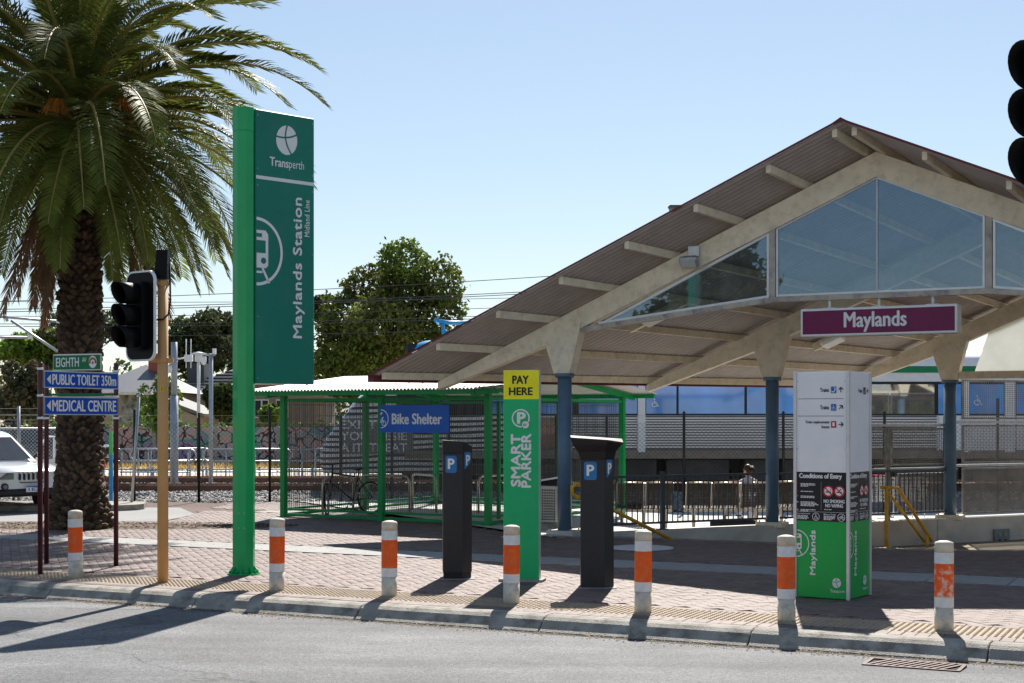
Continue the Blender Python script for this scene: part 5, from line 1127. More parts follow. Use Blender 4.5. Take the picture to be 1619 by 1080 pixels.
for z, xo, rd_ in ((.55, -1.3, .4), (.9, -1.4, .4), (1.35, -1.25, .4), (1.9, -.85, .4), (2.6, -.2, .4), (3.05, .3, .4), (3.4, .75, .6), (3.6, 1.15, .9)):
    x0 = XN + xo; yb = .03 + (.0 if z < 3.1 else (z - 3.1) * .9)
    secs.append([(XN + 1.8, yb, z), (x0 + rd_, yb, z), (x0 + rd_ * .3, yb + .12, z), (x0, yb + .5, z), (x0 - .06, D / 2, z), (x0, D - yb - .5, z), (x0 + rd_ * .3, D - yb - .12, z), (x0 + rd_, D - yb, z), (XN + 1.8, D - yb, z)])
mb = MB(); mb.grid(secs[:5]); mb.build('striped_nose', m_wrap, tr); mb = MB(); mb.grid(secs[4:]); mb.add(secs[-1], [tuple(range(9))]); mb.build('nose_dome', m_tw, tr)
mb = MB(); mb.b3(XN - .2, X(905, YT), -.002, .028, zb + .16, zw0 - .04); wr = mb.build('striped_wrap_panel', m_wrap, tr)
mb = MB(); mb.b3(XN + 3.2, XN + 4.7, -.006, -.0025, 1.08, 1.9); mb.build('poster', M('poster_colours', (.3, .16, .12), .5, var=.9, scale=1.6, dirt=(.08, .3, .12), dirt_amt=.9, dscale=1.2), tr)
f = Face(tr, (XN - 1.3, -.004, 0)); mb = MB()
f2 = Face(tr, (XN - .72, .02, 0)); f.rect(k_ := MB(), .45, 2.25, 1.02, 1.88, .004)
k_.build('slogan_panel', M('slogan_grey', (.2, .195, .19), .5), tr)
f.text(mb, 'EXIST  S?', .5, 1.64, 1.35, .2, bold=.02, lift=.007); f.text(mb, 'YOU    ESIE', .5, 1.36, 1.6, .2, bold=.02, lift=.007); f.text(mb, 'A IT  THEAT', .5, 1.08, 1.6, .2, bold=.02, lift=.007); mb.build('lettering', m_letter, tr)
# windscreen
mb = MB(); mb.grid([[(XN - .5, .15, 2.1), (XN - .74, .7, 2.1), (XN - .78, D / 2, 2.1), (XN - .74, D - .7, 2.1)], [(XN + .06, .16, 2.85), (XN - .04, .75, 2.85), (XN - .10, D / 2, 2.85), (XN - .04, D - .75, 2.85)]]); mb.build('windscreen', m_dgl, tr)
mb = MB(); mb.b3(XN + .55, XN + 1.3, -.012, .03, 2.1, 2.78, None, .03); mb.build('cab_window', m_dgl, tr)
# underframe boxes and bogies
for k, (a, b) in enumerate(((905, 955), (975, 1040), (1055, 1155), (1180, 1215), (1240, 1330), (1420, 1520), (1540, 1640))):
    mb = MB(); mb.b3(X(a, YT), X(b, YT), .15 + .05 * (k % 2), 2.4, .35, zb - .06, None, .03); mb.build('underframe_box', m_tun, tr)
mb = MB(); mb.b3(XN + .3, XE, .9, 2.0, .62, zb - .02); mb.build('underframe_beam', m_tblk, tr)
mb = MB(); mb.b3(XN + .5, XE, 2.45, 2.5, .3, zb); mb.build('far_skirt', m_tblk, tr)
for xc in (XN + 2.8, X(1380, YT), XN + 22):
    for dx in (-1.1, 1.1):
        mb = MB(); mb.tube([(xc + dx, .62, .65), (xc + dx, .76, .65)], .42, 22); mb.tube([(xc + dx, 2.04, .65), (xc + dx, 2.18, .65)], .42, 22); mb.tube([(xc + dx, .6, .65), (xc + dx, 2.2, .65)], .08, 8); mb.build('wheelset', m_tun, tr)
    mb = MB(); mb.b3(xc - 1.7, xc + 1.7, .45, .58, .5, .78, None, .04); mb.b3(xc - 1.7, xc + 1.7, 2.25, 2.4, .5, .78); mb.build('bogie_frame', m_tun, tr)
# pantograph on the roof
m_pan = M('pantograph_blue', (.03, .3, .62), .4)
px0 = X(694, YT); mb = MB()
mb.tube([(px0 - .15, 1.0, 4.35), (px0 + .2, 1.0, 4.28), (px0 + .9, 1.0, 4.28)], .05, 8); mb.tube([(px0 + .05, 1.0, 4.27), (px0 + .08, 1.0, 3.9), (px0 + .02, 1.1, 3.6)], .05, 8); mb.tube([(px0 + .08, 1.0, 4.05), (px0 + .9, 1.0, 4.05)], .04, 8); mb.tube([(px0 + .08, 1.0, 3.95), (px0 + .25, 1.05, 3.62)], .04, 8); mb.tube([(px0 - .1, 1.8, 4.3), (px0 - .1, .2, 4.3)], .03, 8); mb.build('pantograph', m_pan, tr)
mb = MB(); ellip(mb, (px0 - .25, 1.2, 3.55), (.5, .4, .3)); mb.build('roof_dome', m_pan, tr); mb = MB(); mb.b3(px0 - .9, px0 - .5, 1, 1.6, 3.5, 3.76, None, .08); mb.build('roof_box', m_tblk, tr)
# ================================================================== RAILWAY FENCE (chain link)
m_fpost = M('fence_post_black', (.012, .012, .013), .4)
def chain(mb, x0, x1, z0, z1, y, p=.075, r=.0032):
    H_ = z1 - z0
    for s in (-1, 1):
        for k in np.arange(x0 - H_ if s > 0 else x0, x1 if s > 0 else x1 + H_, p):
            a, b = k, k + s * H_; u0, u1 = 0., 1.
            lo, hi = (x0 - a) / (b - a), (x1 - a) / (b - a); lo, hi = min(lo, hi), max(lo, hi); u0, u1 = max(u0, lo), min(u1, hi)
            if u1 - u0 < .02: continue
            p0 = Vector((a + (b - a) * u0, y + s * .003, z0 + H_ * u0)); p1 = Vector((a + (b - a) * u1, y + s * .003, z0 + H_ * u1)); n = Vector((-(p1 - p0).z, 0, (p1 - p0).x)).normalized() * r
            mb.add([tuple(p0 - n), tuple(p0 + n), tuple(p1 + n), tuple(p1 - n), tuple(p0 + Vector((0, r, 0))), tuple(p1 + Vector((0, r, 0)))], [(0, 1, 2, 3), (0, 3, 5, 4), (1, 4, 5, 2)])
t = thing('railway_fence', 'chain link railway fence with thin black posts along the ballast', 'fence', (0, 33.55, 0), 0)
for px, zt in ((-60, 1.9), (22, 1.9), (105, 1.9), (213, 2.1), (315, 2.02), (427, 2.16), (540, 1.95), (620, 1.95), (710, 1.95), (800, 1.95), (880, 1.95), (960, 1.95), (1082, 2.05), (1239, 2.05), (1399, 2.05), (1494, 1.95), (1578, 2.35), (1680, 2.0)):
    x = X(px, 33.55); g0 = -.25 * sstep(.9, 3.5, x); mb = MB(); mb.lathe([(.032, g0 - .1), (.032, zt - .03), (.02, zt)], 10, (x, 0, 0)); mb.build('post', m_fpost, t)
mb = MB(); chain(mb, -13, 14, -.22, 1.78, 0, .1, .0022); o = mb.build('chain_link', m_fpost, t); o['kind'] = 'stuff'
mb = MB(); 
for z in (1.78, 1.95): mb = MB(); mb.tube([(-14, 0, z), (14, 0, z)], .004, 4); mb.build('tension_wire', m_galv, t)
# silver crowd barriers at the far crossing
t = thing('crossing_barrier', 'galvanised tubular maze barriers with hooped ends across the tracks', 'barrier', (0, 44.0, 0), 0)
def hoopend(mb, x, z0, z1, w, s): mb.tube([(x, 0, z0)] + [(x + s * w * math.sin(a), 0, (z0 + z1) / 2 - (z1 - z0) / 2 * math.cos(a)) for a in np.linspace(.3, math.pi - .3, 7)] + [(x, 0, z1)], .025, 6)
XB = lambda px: (px - CX) / FPX * 44
for (a, b, y) in ((190, 300, 0), (200, 310, 1.2), (330, 450, .2), (450, 560, .6)):
    mb = MB(); xa, xb = XB(a), XB(b)
    for z in (.98, .62): mb.tube([(xa, y, z), (xb, y, z)], .026, 6)
    for s, x in ((-1, xa), (1, xb)): mb.tube([(x, y, .62)] + [(x + s * .2 * math.sin(q), y, .8 - .18 * math.cos(q)) for q in np.linspace(.3, 2.8, 6)] + [(x, y, .98)], .026, 6)
    mb.tube([(xa, y, .3), (xb, y, .3)], .022, 6); mb.build('rail', m_galv, t)
    mb = MB()
    for x in np.linspace(xa + .05, xb - .05, 6): mb.tube([(x, y, -.3), (x, y, .98)], .022, 6)
    mb.build('upright', m_galv, t)
t = thing('pool_fence', 'low galvanised picket fence in front of the far platform', 'fence', (0, 44.6, 0), 0)
xa, xb = XB(150), XB(640); mb = MB()
for x in np.arange(xa, xb, .13): mb.tube([(x, 0, -.5), (x, 0, .35)], .011, 5)
o = mb.build('pickets', m_galv, t); o['kind'] = 'stuff'
mb = MB(); mb.tube([(xa, 0, .36), (xb, 0, .36)], .02, 6); mb.tube([(xa, 0, -.2), (xb, 0, -.2)], .02, 6); mb.build('rail', m_galv, t)
for x in np.arange(xa, xb, 1.6): mb = MB(); mb.tube([(x, 0, -.5), (x, 0, .45)], .035, 8); mb.build('post', m_galv, t)
# striped marker and coloured post by the crossing
for px, y, hh, c, lab in ((164, 33, .95, (.6, .03, .03), 'red and white striped marker post behind the palm'), (176, 33.2, 1.6, (.02, .3, .6), 'slim post painted blue and green beside the palm trunk')):
    t = thing('marker_post', lab, 'marker post', (X(px, y), y, 0), 0)
    for k in range(6): mb = MB(); mb.b3(-.035, .035, -.035, .035, hh * k / 6 + .001, hh * (k + 1) / 6); mb.build('painted_band', (m_white if k % 2 == 0 else M('mk' + str(px), c, .5)) if px == 164 else (M('mk_blue', (.02, .3, .6), .5) if k < 4 else M('mk_green', (.1, .5, .15), .5)), t)
# leaning steel post
p = Vector(G(208, 803)); t = thing('leaning_post', 'grey galvanised post leaning slightly right behind the street signs', 'post', (*p, 0), 0); mb = MB(); mb.tube([(0, 0, -.05), (.16, 0, 2.35)], .032, 10); mb.build('shaft', m_galv, t); mb = MB(); mb.tube([(.15, 0, 2.33), (.162, 0, 2.42)], .04, 10); mb.build('cap', m_galv, t)
# car park fence at the left
t = thing('car_park_fence', 'chain link fence with galvanised posts behind the white car', 'fence', (0, 32.6, 0), 0)
mb = MB(); chain(mb, -15, X(165, 32.6), .0, 1.65, 0, .08); o = mb.build('chain_link', m_galv, t); o['kind'] = 'stuff'
for px in (-80, 30, 145): mb = MB(); mb.tube([(X(px, 32.6), 0, 0), (X(px, 32.6), 0, 2.15)], .035, 8); mb.build('post', m_galv, t)
mb = MB(); mb.tube([(-15, 0, 1.66), (X(165, 32.6), 0, 1.66)], .022, 6); mb.build('top_rail', m_galv, t)
for z in (1.85, 1.97, 2.1): mb = MB(); mb.tube([(-15, 0, z), (X(165, 32.6), 0, z)], .005, 4); mb.build('wire', m_galv, t)
# ================================================================== CARS
m_cw = M('car_white', (.72, .73, .75), .22, var=.02, coat=.8); m_cd = M('car_grey', (.05, .055, .06), .2, coat=.8); m_ctrim = M('car_trim', (.02, .02, .022), .5); m_cgl = M('car_glass', (.03, .035, .04), .05, spec=.9); m_chl = M('headlamp', (.2, .21, .21), .08, spec=.9); m_plate = M('plate_white', (.7, .7, .7), .4); m_platb = M('plate_blue', (.02, .06, .4), .4)
def suv(name, label, loc, rz, paint, door_open=False):
    t = thing(name, label, 'car', (*loc, .016), rz, None)      # local +x forward, origin mid car
    def loft(secs, smooth=True):
        mb = MB(); mb.grid(secs, smooth); n = len(secs[0]); mb.add(secs[0], [tuple(range(n))]); mb.add(secs[-1], [tuple(range(n))[::-1]]); return mb
    def sec(x, w, z0, z1, r=.1, crown=.03): return [(x, -w, z0), (x, -w * 1.0, z0 + .1), (x, -w - .01, (z0 + z1) / 2), (x, -w + .02, z1 - r), (x, -w + r, z1), (x, -w * .4, z1 + crown), (x, w * .4, z1 + crown), (x, w - r, z1), (x, w - .02, z1 - r), (x, w + .01, (z0 + z1) / 2), (x, w, z0 + .1), (x, w, z0)]
    S = [sec(-2.2, .78, .5, .95), sec(-2.05, .86, .38, 1.02), sec(-1.2, .9, .32, 1.04), sec(0, .9, .32, 1.03), sec(.85, .9, .34, 1.02), sec(1.35, .89, .36, .99), sec(1.85, .87, .36, .94), sec(2.08, .84, .38, .90), sec(2.17, .80, .42, .84, .08, .015)]
    loft(S).build('body', paint, t)
    cs = [[(-2.1, -.68, 1.04), (-1.95, -.6, 1.55), (-1.95, .6, 1.55), (-2.1, .68, 1.04)], [(-1.6, -.78, 1.05), (-1.4, -.62, 1.66), (-1.4, .62, 1.66), (-1.6, .78, 1.05)], [(0, -.8, 1.05), (.0, -.64, 1.68), (.0, .64, 1.68), (0, .8, 1.05)], [(.45, -.8, 1.045), (.28, -.62, 1.63), (.28, .62, 1.63), (.45, .8, 1.045)], [(1.1, -.76, 1.03), (.42, -.6, 1.58), (.42, .6, 1.58), (1.1, .76, 1.03)]]
    mb = MB(); mb.grid(cs, False); mb.add(cs[0], [(0, 1, 2, 3)]); mb.add(cs[-1], [(0, 1, 2, 3)]); mb.build('cabin', paint, t)
    mb = MB(); mb.add([(1.06, -.66, 1.075), (1.06, .66, 1.075), (.5, .53, 1.545), (.5, -.53, 1.545)], [(0, 1, 2, 3)]); mb.v = [(x + .012, y, z + .012) for x, y, z in mb.v]; mb.build('windscreen', m_cgl, t)
    for s in (-1, 1):
        mb = MB()
        for (xa, xb, xc, xd) in ((.92, .1, .1, .45), (.02, -.85, -.8, .02), (-.93, -1.6, -1.4, -.9)):
            mb.add([(xa if xa < .9 else .82, s * .80, 1.10), (xb, s * .80, 1.10), (xc, s * .655, 1.58), (xd if xa < .9 else .32, s * .655, 1.56)], [(0, 1, 2, 3)])
        mb.v = [(x, y + s * .012, z) for x, y, z in mb.v]; mb.build('side_window', m_cgl, t)
        mb = MB(); mb.box((.78, s * 1.0, 1.1), (.12, .2, .15), None, .05); mb.box((.8, s * .89, 1.06), (.06, .06, .04)); mb.build('mirror', m_ctrim, t)
        for x in (1.38, -1.32):
            mb = MB(); mb.tube([(x, s * .68, .34), (x, s * .90, .34)], .34, 26); w = mb.build('wheel', m_tyre, t); mb = MB(); mb.tube([(x, s * .88, .34), (x, s * .912, .34)], .22, 18); mb.build('rim', m_galv, w)
            mb = MB()
            pts = [(x + .43 * math.cos(a), s * .915, .34 + .43 * math.sin(a)) for a in np.linspace(-.2, math.pi + .2, 16)]; mb.tube(pts, .035, 6); mb.build('wheel_arch', m_ctrim, t)
        mb = MB(); mb.add([(2.175, s * .44, .70), (2.15, s * .72, .70), (1.98, s * .855, .72), (1.98, s * .855, .83), (2.13, s * .73, .845), (2.18, s * .44, .83)], [(0, 1, 2, 3, 4, 5)]); mb.v = [(x + .05, y + s * .02, z) for x, y, z in mb.v]; mb.build('headlight', m_chl, t)
        mb = MB(); mb.tube([(2.15, s * .63, .55), (2.205, s * .63, .55)], .075, 16); fo = mb.build('fog_lamp', m_ctrim, t); mb = MB(); mb.tube([(2.2, s * .63, .55), (2.215, s * .63, .55)], .045, 14); mb.build('lamp_lens', m_chl, fo)
    mb = MB(); mb.b3(2.08, 2.225, -.8, .8, .34, .50, None, .05); mb.b3(2.0, 2.12, -.86, .86, .36, .47, None, .03); mb.build('lower_bumper', m_ctrim, t)
    sl_m = MB().b3(2.17, 2.2, -.026, .026, .68, .835, None, .012).data('grille_slot', m_ctrim)
    for k in range(7): o = obj('grille_slot', sl_m, t); o.location = (0, -.3 + .1 * k, 0)
    mb = MB(); mb.b3(2.18, 2.2, -.3, .3, .62, .635); mb.build('bumper_slot', m_ctrim, t)
    mb = MB(); mb.b3(2.225, 2.237, -.19, .19, .43, .56); pl_ = mb.build('number_plate', m_plate, t); mb = MB(); mb.b3(2.237, 2.239, -.185, .185, .53, .555); mb.build('plate_band', m_platb, pl_)
    f = Face(t, (2.238, -.19, .43), (0, 1, 0)); mb = MB(); f.text(mb, '1EZ', .05, .025, .27, .06, bold=.02, lift=.002); mb.build('plate_letters', m_platb, pl_)
    if door_open:
        for s in (1,):
            mb = MB(); hx, hy = .85, s * .9; d = Vector((-math.cos(R(55)), s * math.sin(R(55)), 0)); nrm = Vector((d.y, -d.x, 0)) * .06
            P = lambda u, z: tuple(Vector((hx, hy, z)) + d * u)
            mb.slab([P(0, .42), P(1.0, .42), P(1.0, 1.04), P(0, 1.04)], nrm); mb.build('open_door', paint, t)
            mb = MB(); mb.tube([P(.02, 1.04), P(.35, 1.42), P(.6, 1.55), P(1.0, 1.55), P(1.0, 1.04)], .03, 8); mb.build('door_window_frame', paint, t)
    t.scale = (1, 1, .95); return t
cx_, cy_ = X(54, 29.4), 29.4; hd = Vector((.77, -.64)).normalized(); c0 = Vector((cx_, cy_)) - hd * 2.2
suv('parked_car', 'white car with slotted grille and open door at the left picture edge', c0, math.atan2(hd.y, hd.x), m_cw, True)
suv('parked_car', 'dark car parked behind the fence left of the palm trunk', (X(88, 56.4), 56.4), R(-12), m_cd)
# ================================================================== PALMS
m_frond = M('palm_leaflet', (.125, .15, .027), .55, var=.4, scale=1.6, trans=.34, rnd=.3, spec=.15); m_rach = M('frond_rachis', (.3, .24, .07), .5, var=.2); m_dead = M('dead_frond', (.22, .13, .07), .8, var=.3, scale=4, trans=.2, rnd=.2)
m_boot = M('palm_leaf_base', (.085, .056, .036), .9, var=.35, scale=9, attr=True, bump=.4, bscale=30); m_core = M('palm_core', (.035, .024, .017), .95, var=.3)
m_fruit = M('orange_fruit_stalk', (.62, .22, .03), .5, var=.3, scale=6, trans=.15); m_fib = M('palm_fibre', (.2, .14, .085), .9, var=.4, scale=14)
def frond_mesh(e0, bend, L_, seed, mat, dead=False, cr=.0):
    rg = random.Random(seed); n = 26; pts = [Vector((0, 0, 0))]; ang = e0; side = rg.uniform(-.12, .12); yaw = 0
    tang = []
    for k in range(n):
        u = k / n; ang = e0 - bend * (u ** 1.35); yaw += side / n
        d = Vector((math.cos(ang) * math.cos(yaw), math.cos(ang) * math.sin(yaw), math.sin(ang))); tang.append(d); pts.append(pts[-1] + d * L_ / n)
    tang.append(tang[-1]); mb = MB(); rm = MB()
    rm.tube(pts, [.038 * (1 - .9 * k / n) + .004 for k in range(n + 1)], 5)
    m = 88
    for j in range(m):
        u = .10 + .895 * (j / (m - 1)); k = min(int(u * n), n - 1); fr = u * n - k; p = pts[k].lerp(pts[k + 1], fr); d = tang[k]
        up = Vector((0, 0, 1)); s = d.cross(up)
        s = s.normalized() if s.length > .05 else Vector((0, 1, 0)); nn = s.cross(d).normalized()
        ll = L_ * (.112 * math.sin(math.pi * (u * .86 + .10)) ** .55 + .02) * rg.uniform(.88, 1.1); w = .013 if not dead else .013
        for sd_ in (-1, 1):
            fw = .62 + .5 * u + rg.uniform(-.12, .12); lift = rg.uniform(.10, .42) if not dead else rg.uniform(-.3, .3)
            if dead: fw += .8
            q = (s * sd_ + d * fw + nn * lift).normalized(); tip = p + q * ll + Vector((0, 0, -ll * ll * .28)); mid = p + q * ll * .5
            wd = (d - q * d.dot(q)).normalized() * w
            o = len(mb.v); mb.v += [tuple(p - wd * .5), tuple(p + wd * .5), tuple(mid + wd), tuple(tip), tuple(mid - wd)]; mb.f.append((o, o + 1, o + 2, o + 3, o + 4)); mb.sm.append(False)
    me = mb.data('frond', mat); me2 = rm.data('rachis', m_dead if dead else m_rach)
    # join: rachis as second material slot
    me.materials.append(me2.materials[0]); bm = bmesh.new(); bm.from_mesh(me); nf = len(bm.faces); bm.from_mesh(me2)
    bm.faces.ensure_lookup_table()
    for f_ in bm.faces[nf:]: f_.material_index = 1; f_.smooth = True
    bm.to_mesh(me); bm.free(); bpy.data.meshes.remove(me2); return me
CL = []
for c, (e, b, l) in enumerate([(88, 30, 3.5), (76, 55, 3.9), (62, 75, 4.2), (48, 85, 4.3), (34, 85, 4.3), (20, 80, 4.3), (6, 75, 4.2), (-8, 65, 4.1), (-20, 50, 3.6), (-32, 44, 3.4), (-46, 32, 3.0)]):
    CL.append([frond_mesh(R(e), R(b), l, 40 + c * 3 + q, m_frond) for q in range(2)])
DEADM = [frond_mesh(R(-62), R(20), 3.2, 201, m_dead, True), frond_mesh(R(-70), R(14), 2.8, 202, m_dead, True)]
def trunk(t, h, r_of, seed):
    rg = random.Random(seed); mb = MB(); mb.lathe([(r_of(z) * .93, z) for z in np.linspace(-.1, h, 26)], 20); mb.build('trunk', m_core, t)
    V, F_, T = [], [], []; z = .05; row = 0
    while z < h:
        r = r_of(z); n = max(9, int(2 * math.pi * r / .14))
        for k in range(n):
            a = 2 * math.pi * (k + .5 * (row % 2)) / n + rg.uniform(-.13, .13); w = 2 * math.pi * r / n * rg.uniform(.32, .62); hh = rg.uniform(.045, .1); dp = rg.uniform(.008, .085) * (1 + .8 * max(0, 1 - z / .8))
            ca, sa = math.cos(a), math.sin(a); zz = z + rg.uniform(-.035, .035); P = lambda s, rr, dz: (ca * rr - sa * s, sa * rr + ca * s, zz + dz)
            o = len(V); V += [P(-w, r - .03, 0), P(0, r - .02, -hh), P(w, r - .03, 0), P(0, r - .03, hh * .8), P(-w * .55, r + dp * .8, .035), P(0, r + dp, -.01), P(w * .55, r + dp * .8, .035), P(0, r + dp * .7, .06)]
            F_ += [(o, o + 1, o + 5, o + 4), (o + 1, o + 2, o + 6, o + 5), (o + 2, o + 3, o + 7, o + 6), (o + 3, o, o + 4, o + 7), (o + 4, o + 5, o + 6, o + 7)]; q = rg.uniform(.5, 1.6); T += [(q, q * rg.uniform(.9, 1.05), q * rg.uniform(.85, 1.05))] * 5
        z += .074; row += 1
    o = obj('leaf_bases', np_mesh('leaf_bases', np.array(V), np.array(F_), m_boot, np.array(T)), t); o['kind'] = 'stuff'
def palm(label, loc, h, seed, nf=150, sc=1.):
    rg = random.Random(seed); t = thing('palm_tree', label, 'palm tree', loc, 0)
    rr = lambda z: np.interp(z, [0, .25, .6, 1.2, 3, 5, h - .6, h], [.50, .45, .38, .355, .335, .325, .31, .36])
    trunk(t, h, rr, seed)
    for k in range(nf):
        u = k / nf; c = min(int((u ** .92) * len(CL)), len(CL) - 1); a = k * 2.39996 + rg.uniform(-.2, .2)
        o = obj('frond', CL[c][k % 2], t); zz = h + .55 - .75 * u; r = .08 + .26 * u
        o.location = (r * math.cos(a), r * math.sin(a), zz); o.rotation_euler = (rg.uniform(-.10, .10), rg.uniform(-.06, .06), a); s = sc * rg.uniform(.88, 1.06); o.scale = (s, s, s)
    for k in range(13):
        a = k * 2.1 + rg.uniform(-.3, .3); o = obj('dead_frond', DEADM[k % 2], t); o.location = (.3 * math.cos(a), .3 * math.sin(a), h - .35 + rg.uniform(-.2, .15)); o.rotation_euler = (rg.uniform(-.1, .1), rg.uniform(-.1, .1), a); s = rg.uniform(.8, 1.05) * sc; o.scale = (s, s, s)
    # fruit stalks
    fm = MB()
    for k in range(34):
        a = rg.uniform(-.5, .5); L_ = rg.uniform(.35, .7); p0 = Vector((.9, 0, .32)); fm.tube([(0, 0, 0), (.5, 0, .25), tuple(p0)], .015, 4) if k == 0 else None
        fm.tube([tuple(p0 + Vector((-.012 * k, 0, -.004 * k))), tuple(p0 + Vector((L_ * .5 * math.cos(a), L_ * .5 * math.sin(a), .06))), tuple(p0 + Vector((L_ * math.cos(a) * .9, L_ * math.sin(a), -.22 * L_ - rg.uniform(0, .15))))], .005, 3)
    fd = fm.data('fruit_stalk', m_fruit)
    for k in range(7): o = obj('fruit_stalk', fd, t); a = -2.6 + k * .85 + rg.uniform(-.2, .2); o.location = (.3 * math.cos(a), .3 * math.sin(a), h + rg.uniform(-.1, .3)); o.rotation_euler = (0, rg.uniform(-.4, .2), a); s = rg.uniform(.7, 1.0); o.scale = (s, s, s)
    # brown fibre tufts at the frond bases
    fb = MB(); 
    for k in range(220):
        a = rg.uniform(0, 6.28); r = rg.uniform(.25, .5); z = h - .35 + rg.uniform(-.35, .55); p = Vector((r * math.cos(a), r * math.sin(a), z)); q = p + Vector((rg.uniform(.05, .25) * math.cos(a), rg.uniform(.05, .25) * math.sin(a), -rg.uniform(.1, .4))); w = Vector((-math.sin(a), math.cos(a), 0)) * .02
        fb.add([tuple(p - w), tuple(p + w), tuple(q)], [(0, 1, 2)])
    o = fb.build('fibre', m_fib, t); o['kind'] = 'stuff'
    return t
px_, py_ = G(127, 835); palm('tall date palm with shaggy trunk and drooping fronds at the left', (px_, py_, 0), 6.8, 5, 148)
palm('date palm just beyond the right picture edge, mirrored in the train windows', (15.3, 16.5, 0), 2.5, 9, 110, .8)
# ================================================================== BROADLEAF TREES
m_bark = M('bark', (.09, .07, .05), .95, var=.3, scale=6, bump=.5, bscale=20)
def leafm(name, c, tr=.35): return M(name, c, .55, var=.25, scale=1.5, attr=True, trans=tr)
LF = [leafm('leaf_dark', (.055, .08, .022)), leafm('leaf_mid', (.09, .12, .026)), leafm('leaf_yellow', (.16, .19, .03)), leafm('leaf_grey', (.075, .09, .04)), leafm('leaf_bright', (.13, .2, .03)), leafm('leaf_olive_brown', (.085, .075, .04))]
def tree(label, px, py, Y, wpx, hpx, mat, n=7000, leaf=.16, seed=1, blobs=11, trunk_px=None, group=None, base=0., narrow=1., name='broadleaf_tree', ovr=None):
    """crown centred on photo pixel (px,py), wpx x hpx across, at depth Y"""
    rg = random.Random(seed); c = W(px, py, Y); rx, rz = wpx / 2 * Y / FPX, hpx / 2 * Y / FPX; ry = rx * .9
    t = thing(name, label, 'tree', (c.x, Y, base), 0, group); cz = c.z - base; B = []
    for k in range(blobs):
        a = rg.uniform(0, 6.28); e = rg.uniform(-.9, 1.0); r = math.sqrt(max(0, 1 - e * e)) * rg.uniform(.45, .78); s = rg.uniform(.26, .46)
        B.append((rx * r * math.cos(a), ry * r * math.sin(a), cz + rz * e * .68, rx * s, ry * s, rz * s * rg.uniform(.7, 1.0)))
    B.append((0, 0, cz, rx * .42, ry * .42, rz * .6)); 
    if ovr: B = [((p - px) / FPX * Y, rg.uniform(-.5, .5) * rx, W(p, q, Y).z - base, a * 1.18 / FPX * Y, a * 1.18 / FPX * Y, b * 1.15 / FPX * Y) for p, q, a, b in ovr]
    V, F_, T = leafcloud(B, n, leaf, seed)
    o = obj('crown', np_mesh('crown', V, F_, mat, T), t)
    mb = MB(); r0 = max(.08, rx * .09); mb.tube([(0, 0, -.3), (rg.uniform(-.1, .1), 0, cz * .35), (rg.uniform(-.2, .2), 0, cz * .8), (0, 0, cz + rz * .3)], [r0 * 1.3, r0, r0 * .7, r0 * .2], 8); mb.build('trunk', m_bark, t)
    lm = MB()
    for b in B[:7]: z0 = cz - rz * rg.uniform(.2, .7); z0 = max(z0, .3); lm.tube([(0, 0, z0), (b[0] * .5, b[1] * .5, (z0 + b[2]) / 2 + .1), (b[0], b[1], b[2])], [r0 * .5, r0 * .32, r0 * .1], 5)
    lm.build('limb', m_bark, t); return t
tree('large dense yellow tipped tree rising behind the bike shelter', 612, 492, 62, 225, 205, leafm('leaf_big_tree', (.1, .13, .026), .4), 27000, .125, 11, 20, ovr=[(642, 418, 34, 34), (618, 412, 20, 26), (580, 452, 40, 34), (696, 450, 34, 38), (640, 470, 50, 40), (545, 500, 42, 40), (706, 505, 28, 50), (612, 520, 55, 46), (532, 545, 38, 40), (665, 545, 50, 40), (580, 575, 60, 36), (520, 585, 26, 30), (700, 560, 30, 34), (650, 590, 50, 30)])
tree('dark feathery pine top between the pylon and the large tree', 515, 487, 84, 52, 75, LF[0], 3500, .16, 12, 8, group='trees beyond the railway')
tree('tall grey green gum tree right behind the traffic signal', 318, 545, 92, 130, 130, LF[3], 8000, .2, 13, 14, group='trees beyond the railway')
tree('sparse gum tree showing on both sides of the palm trunk', 140, 520, 92, 150, 100, LF[3], 6000, .17, 14, 12, group='trees beyond the railway')
tree('bright green rounded tree behind the grey roof at the far left', 50, 553, 86, 130, 75, LF[4], 7000, .19, 15, 12, group='trees beyond the railway')
tree('olive and brown bushy tree beside the fence at the far left', 28, 628, 50, 110, 135, LF[5], 8000, .1, 16, 12)
tree('slender young tree with pale green leaves left of the signal pole', 252, 650, 41.0, 78, 125, LF[4], 1900, .075, 17, 12)
tree('dark round tree hidden partly by the green pylon post', 352, 630, 66, 62, 85, LF[0], 3500, .14, 18, 9)
tree('low dark tree mass left of the pylon above the tiled roof', 395, 560, 96, 90, 110, LF[3], 4500, .2, 19, 10, group='trees beyond the railway')
tree('small bright bush on the bank seen through the left shelter wall', 432, 655, 62, 50, 36, LF[4], 2200, .09, 20, 7, name='bush')
tree('dark evergreen behind the train roof and the large tree', 560, 590, 74, 120, 110, LF[0], 5000, .17, 21, 9, group='trees beyond the railway')
t = thing('broadleaf_tree', 'dark street tree out of frame, mirrored in the train windows', 'tree', (19.5, 3.0, 0), 0)
V, F_, T = leafcloud([(x, y, z, 2.2, 2.2, 1.7) for x in (-3.5, 0, 3.5) for y in (-1, 1.5) for z in (1.8, 4.2)], 9000, .24, 55); obj('crown', np_mesh('crown', V, F_, LF[0], T), t)
mb = MB(); mb.tube([(0, 0, -.2), (.1, 0, 2), (0, 0, 5)], [.3, .24, .08], 8); mb.build('trunk', m_bark, t)
t = thing('broadleaf_tree', 'tree across the street behind the viewer, mirrored in the left gable pane', 'tree', (-20.5, 2.2, 0), 0)
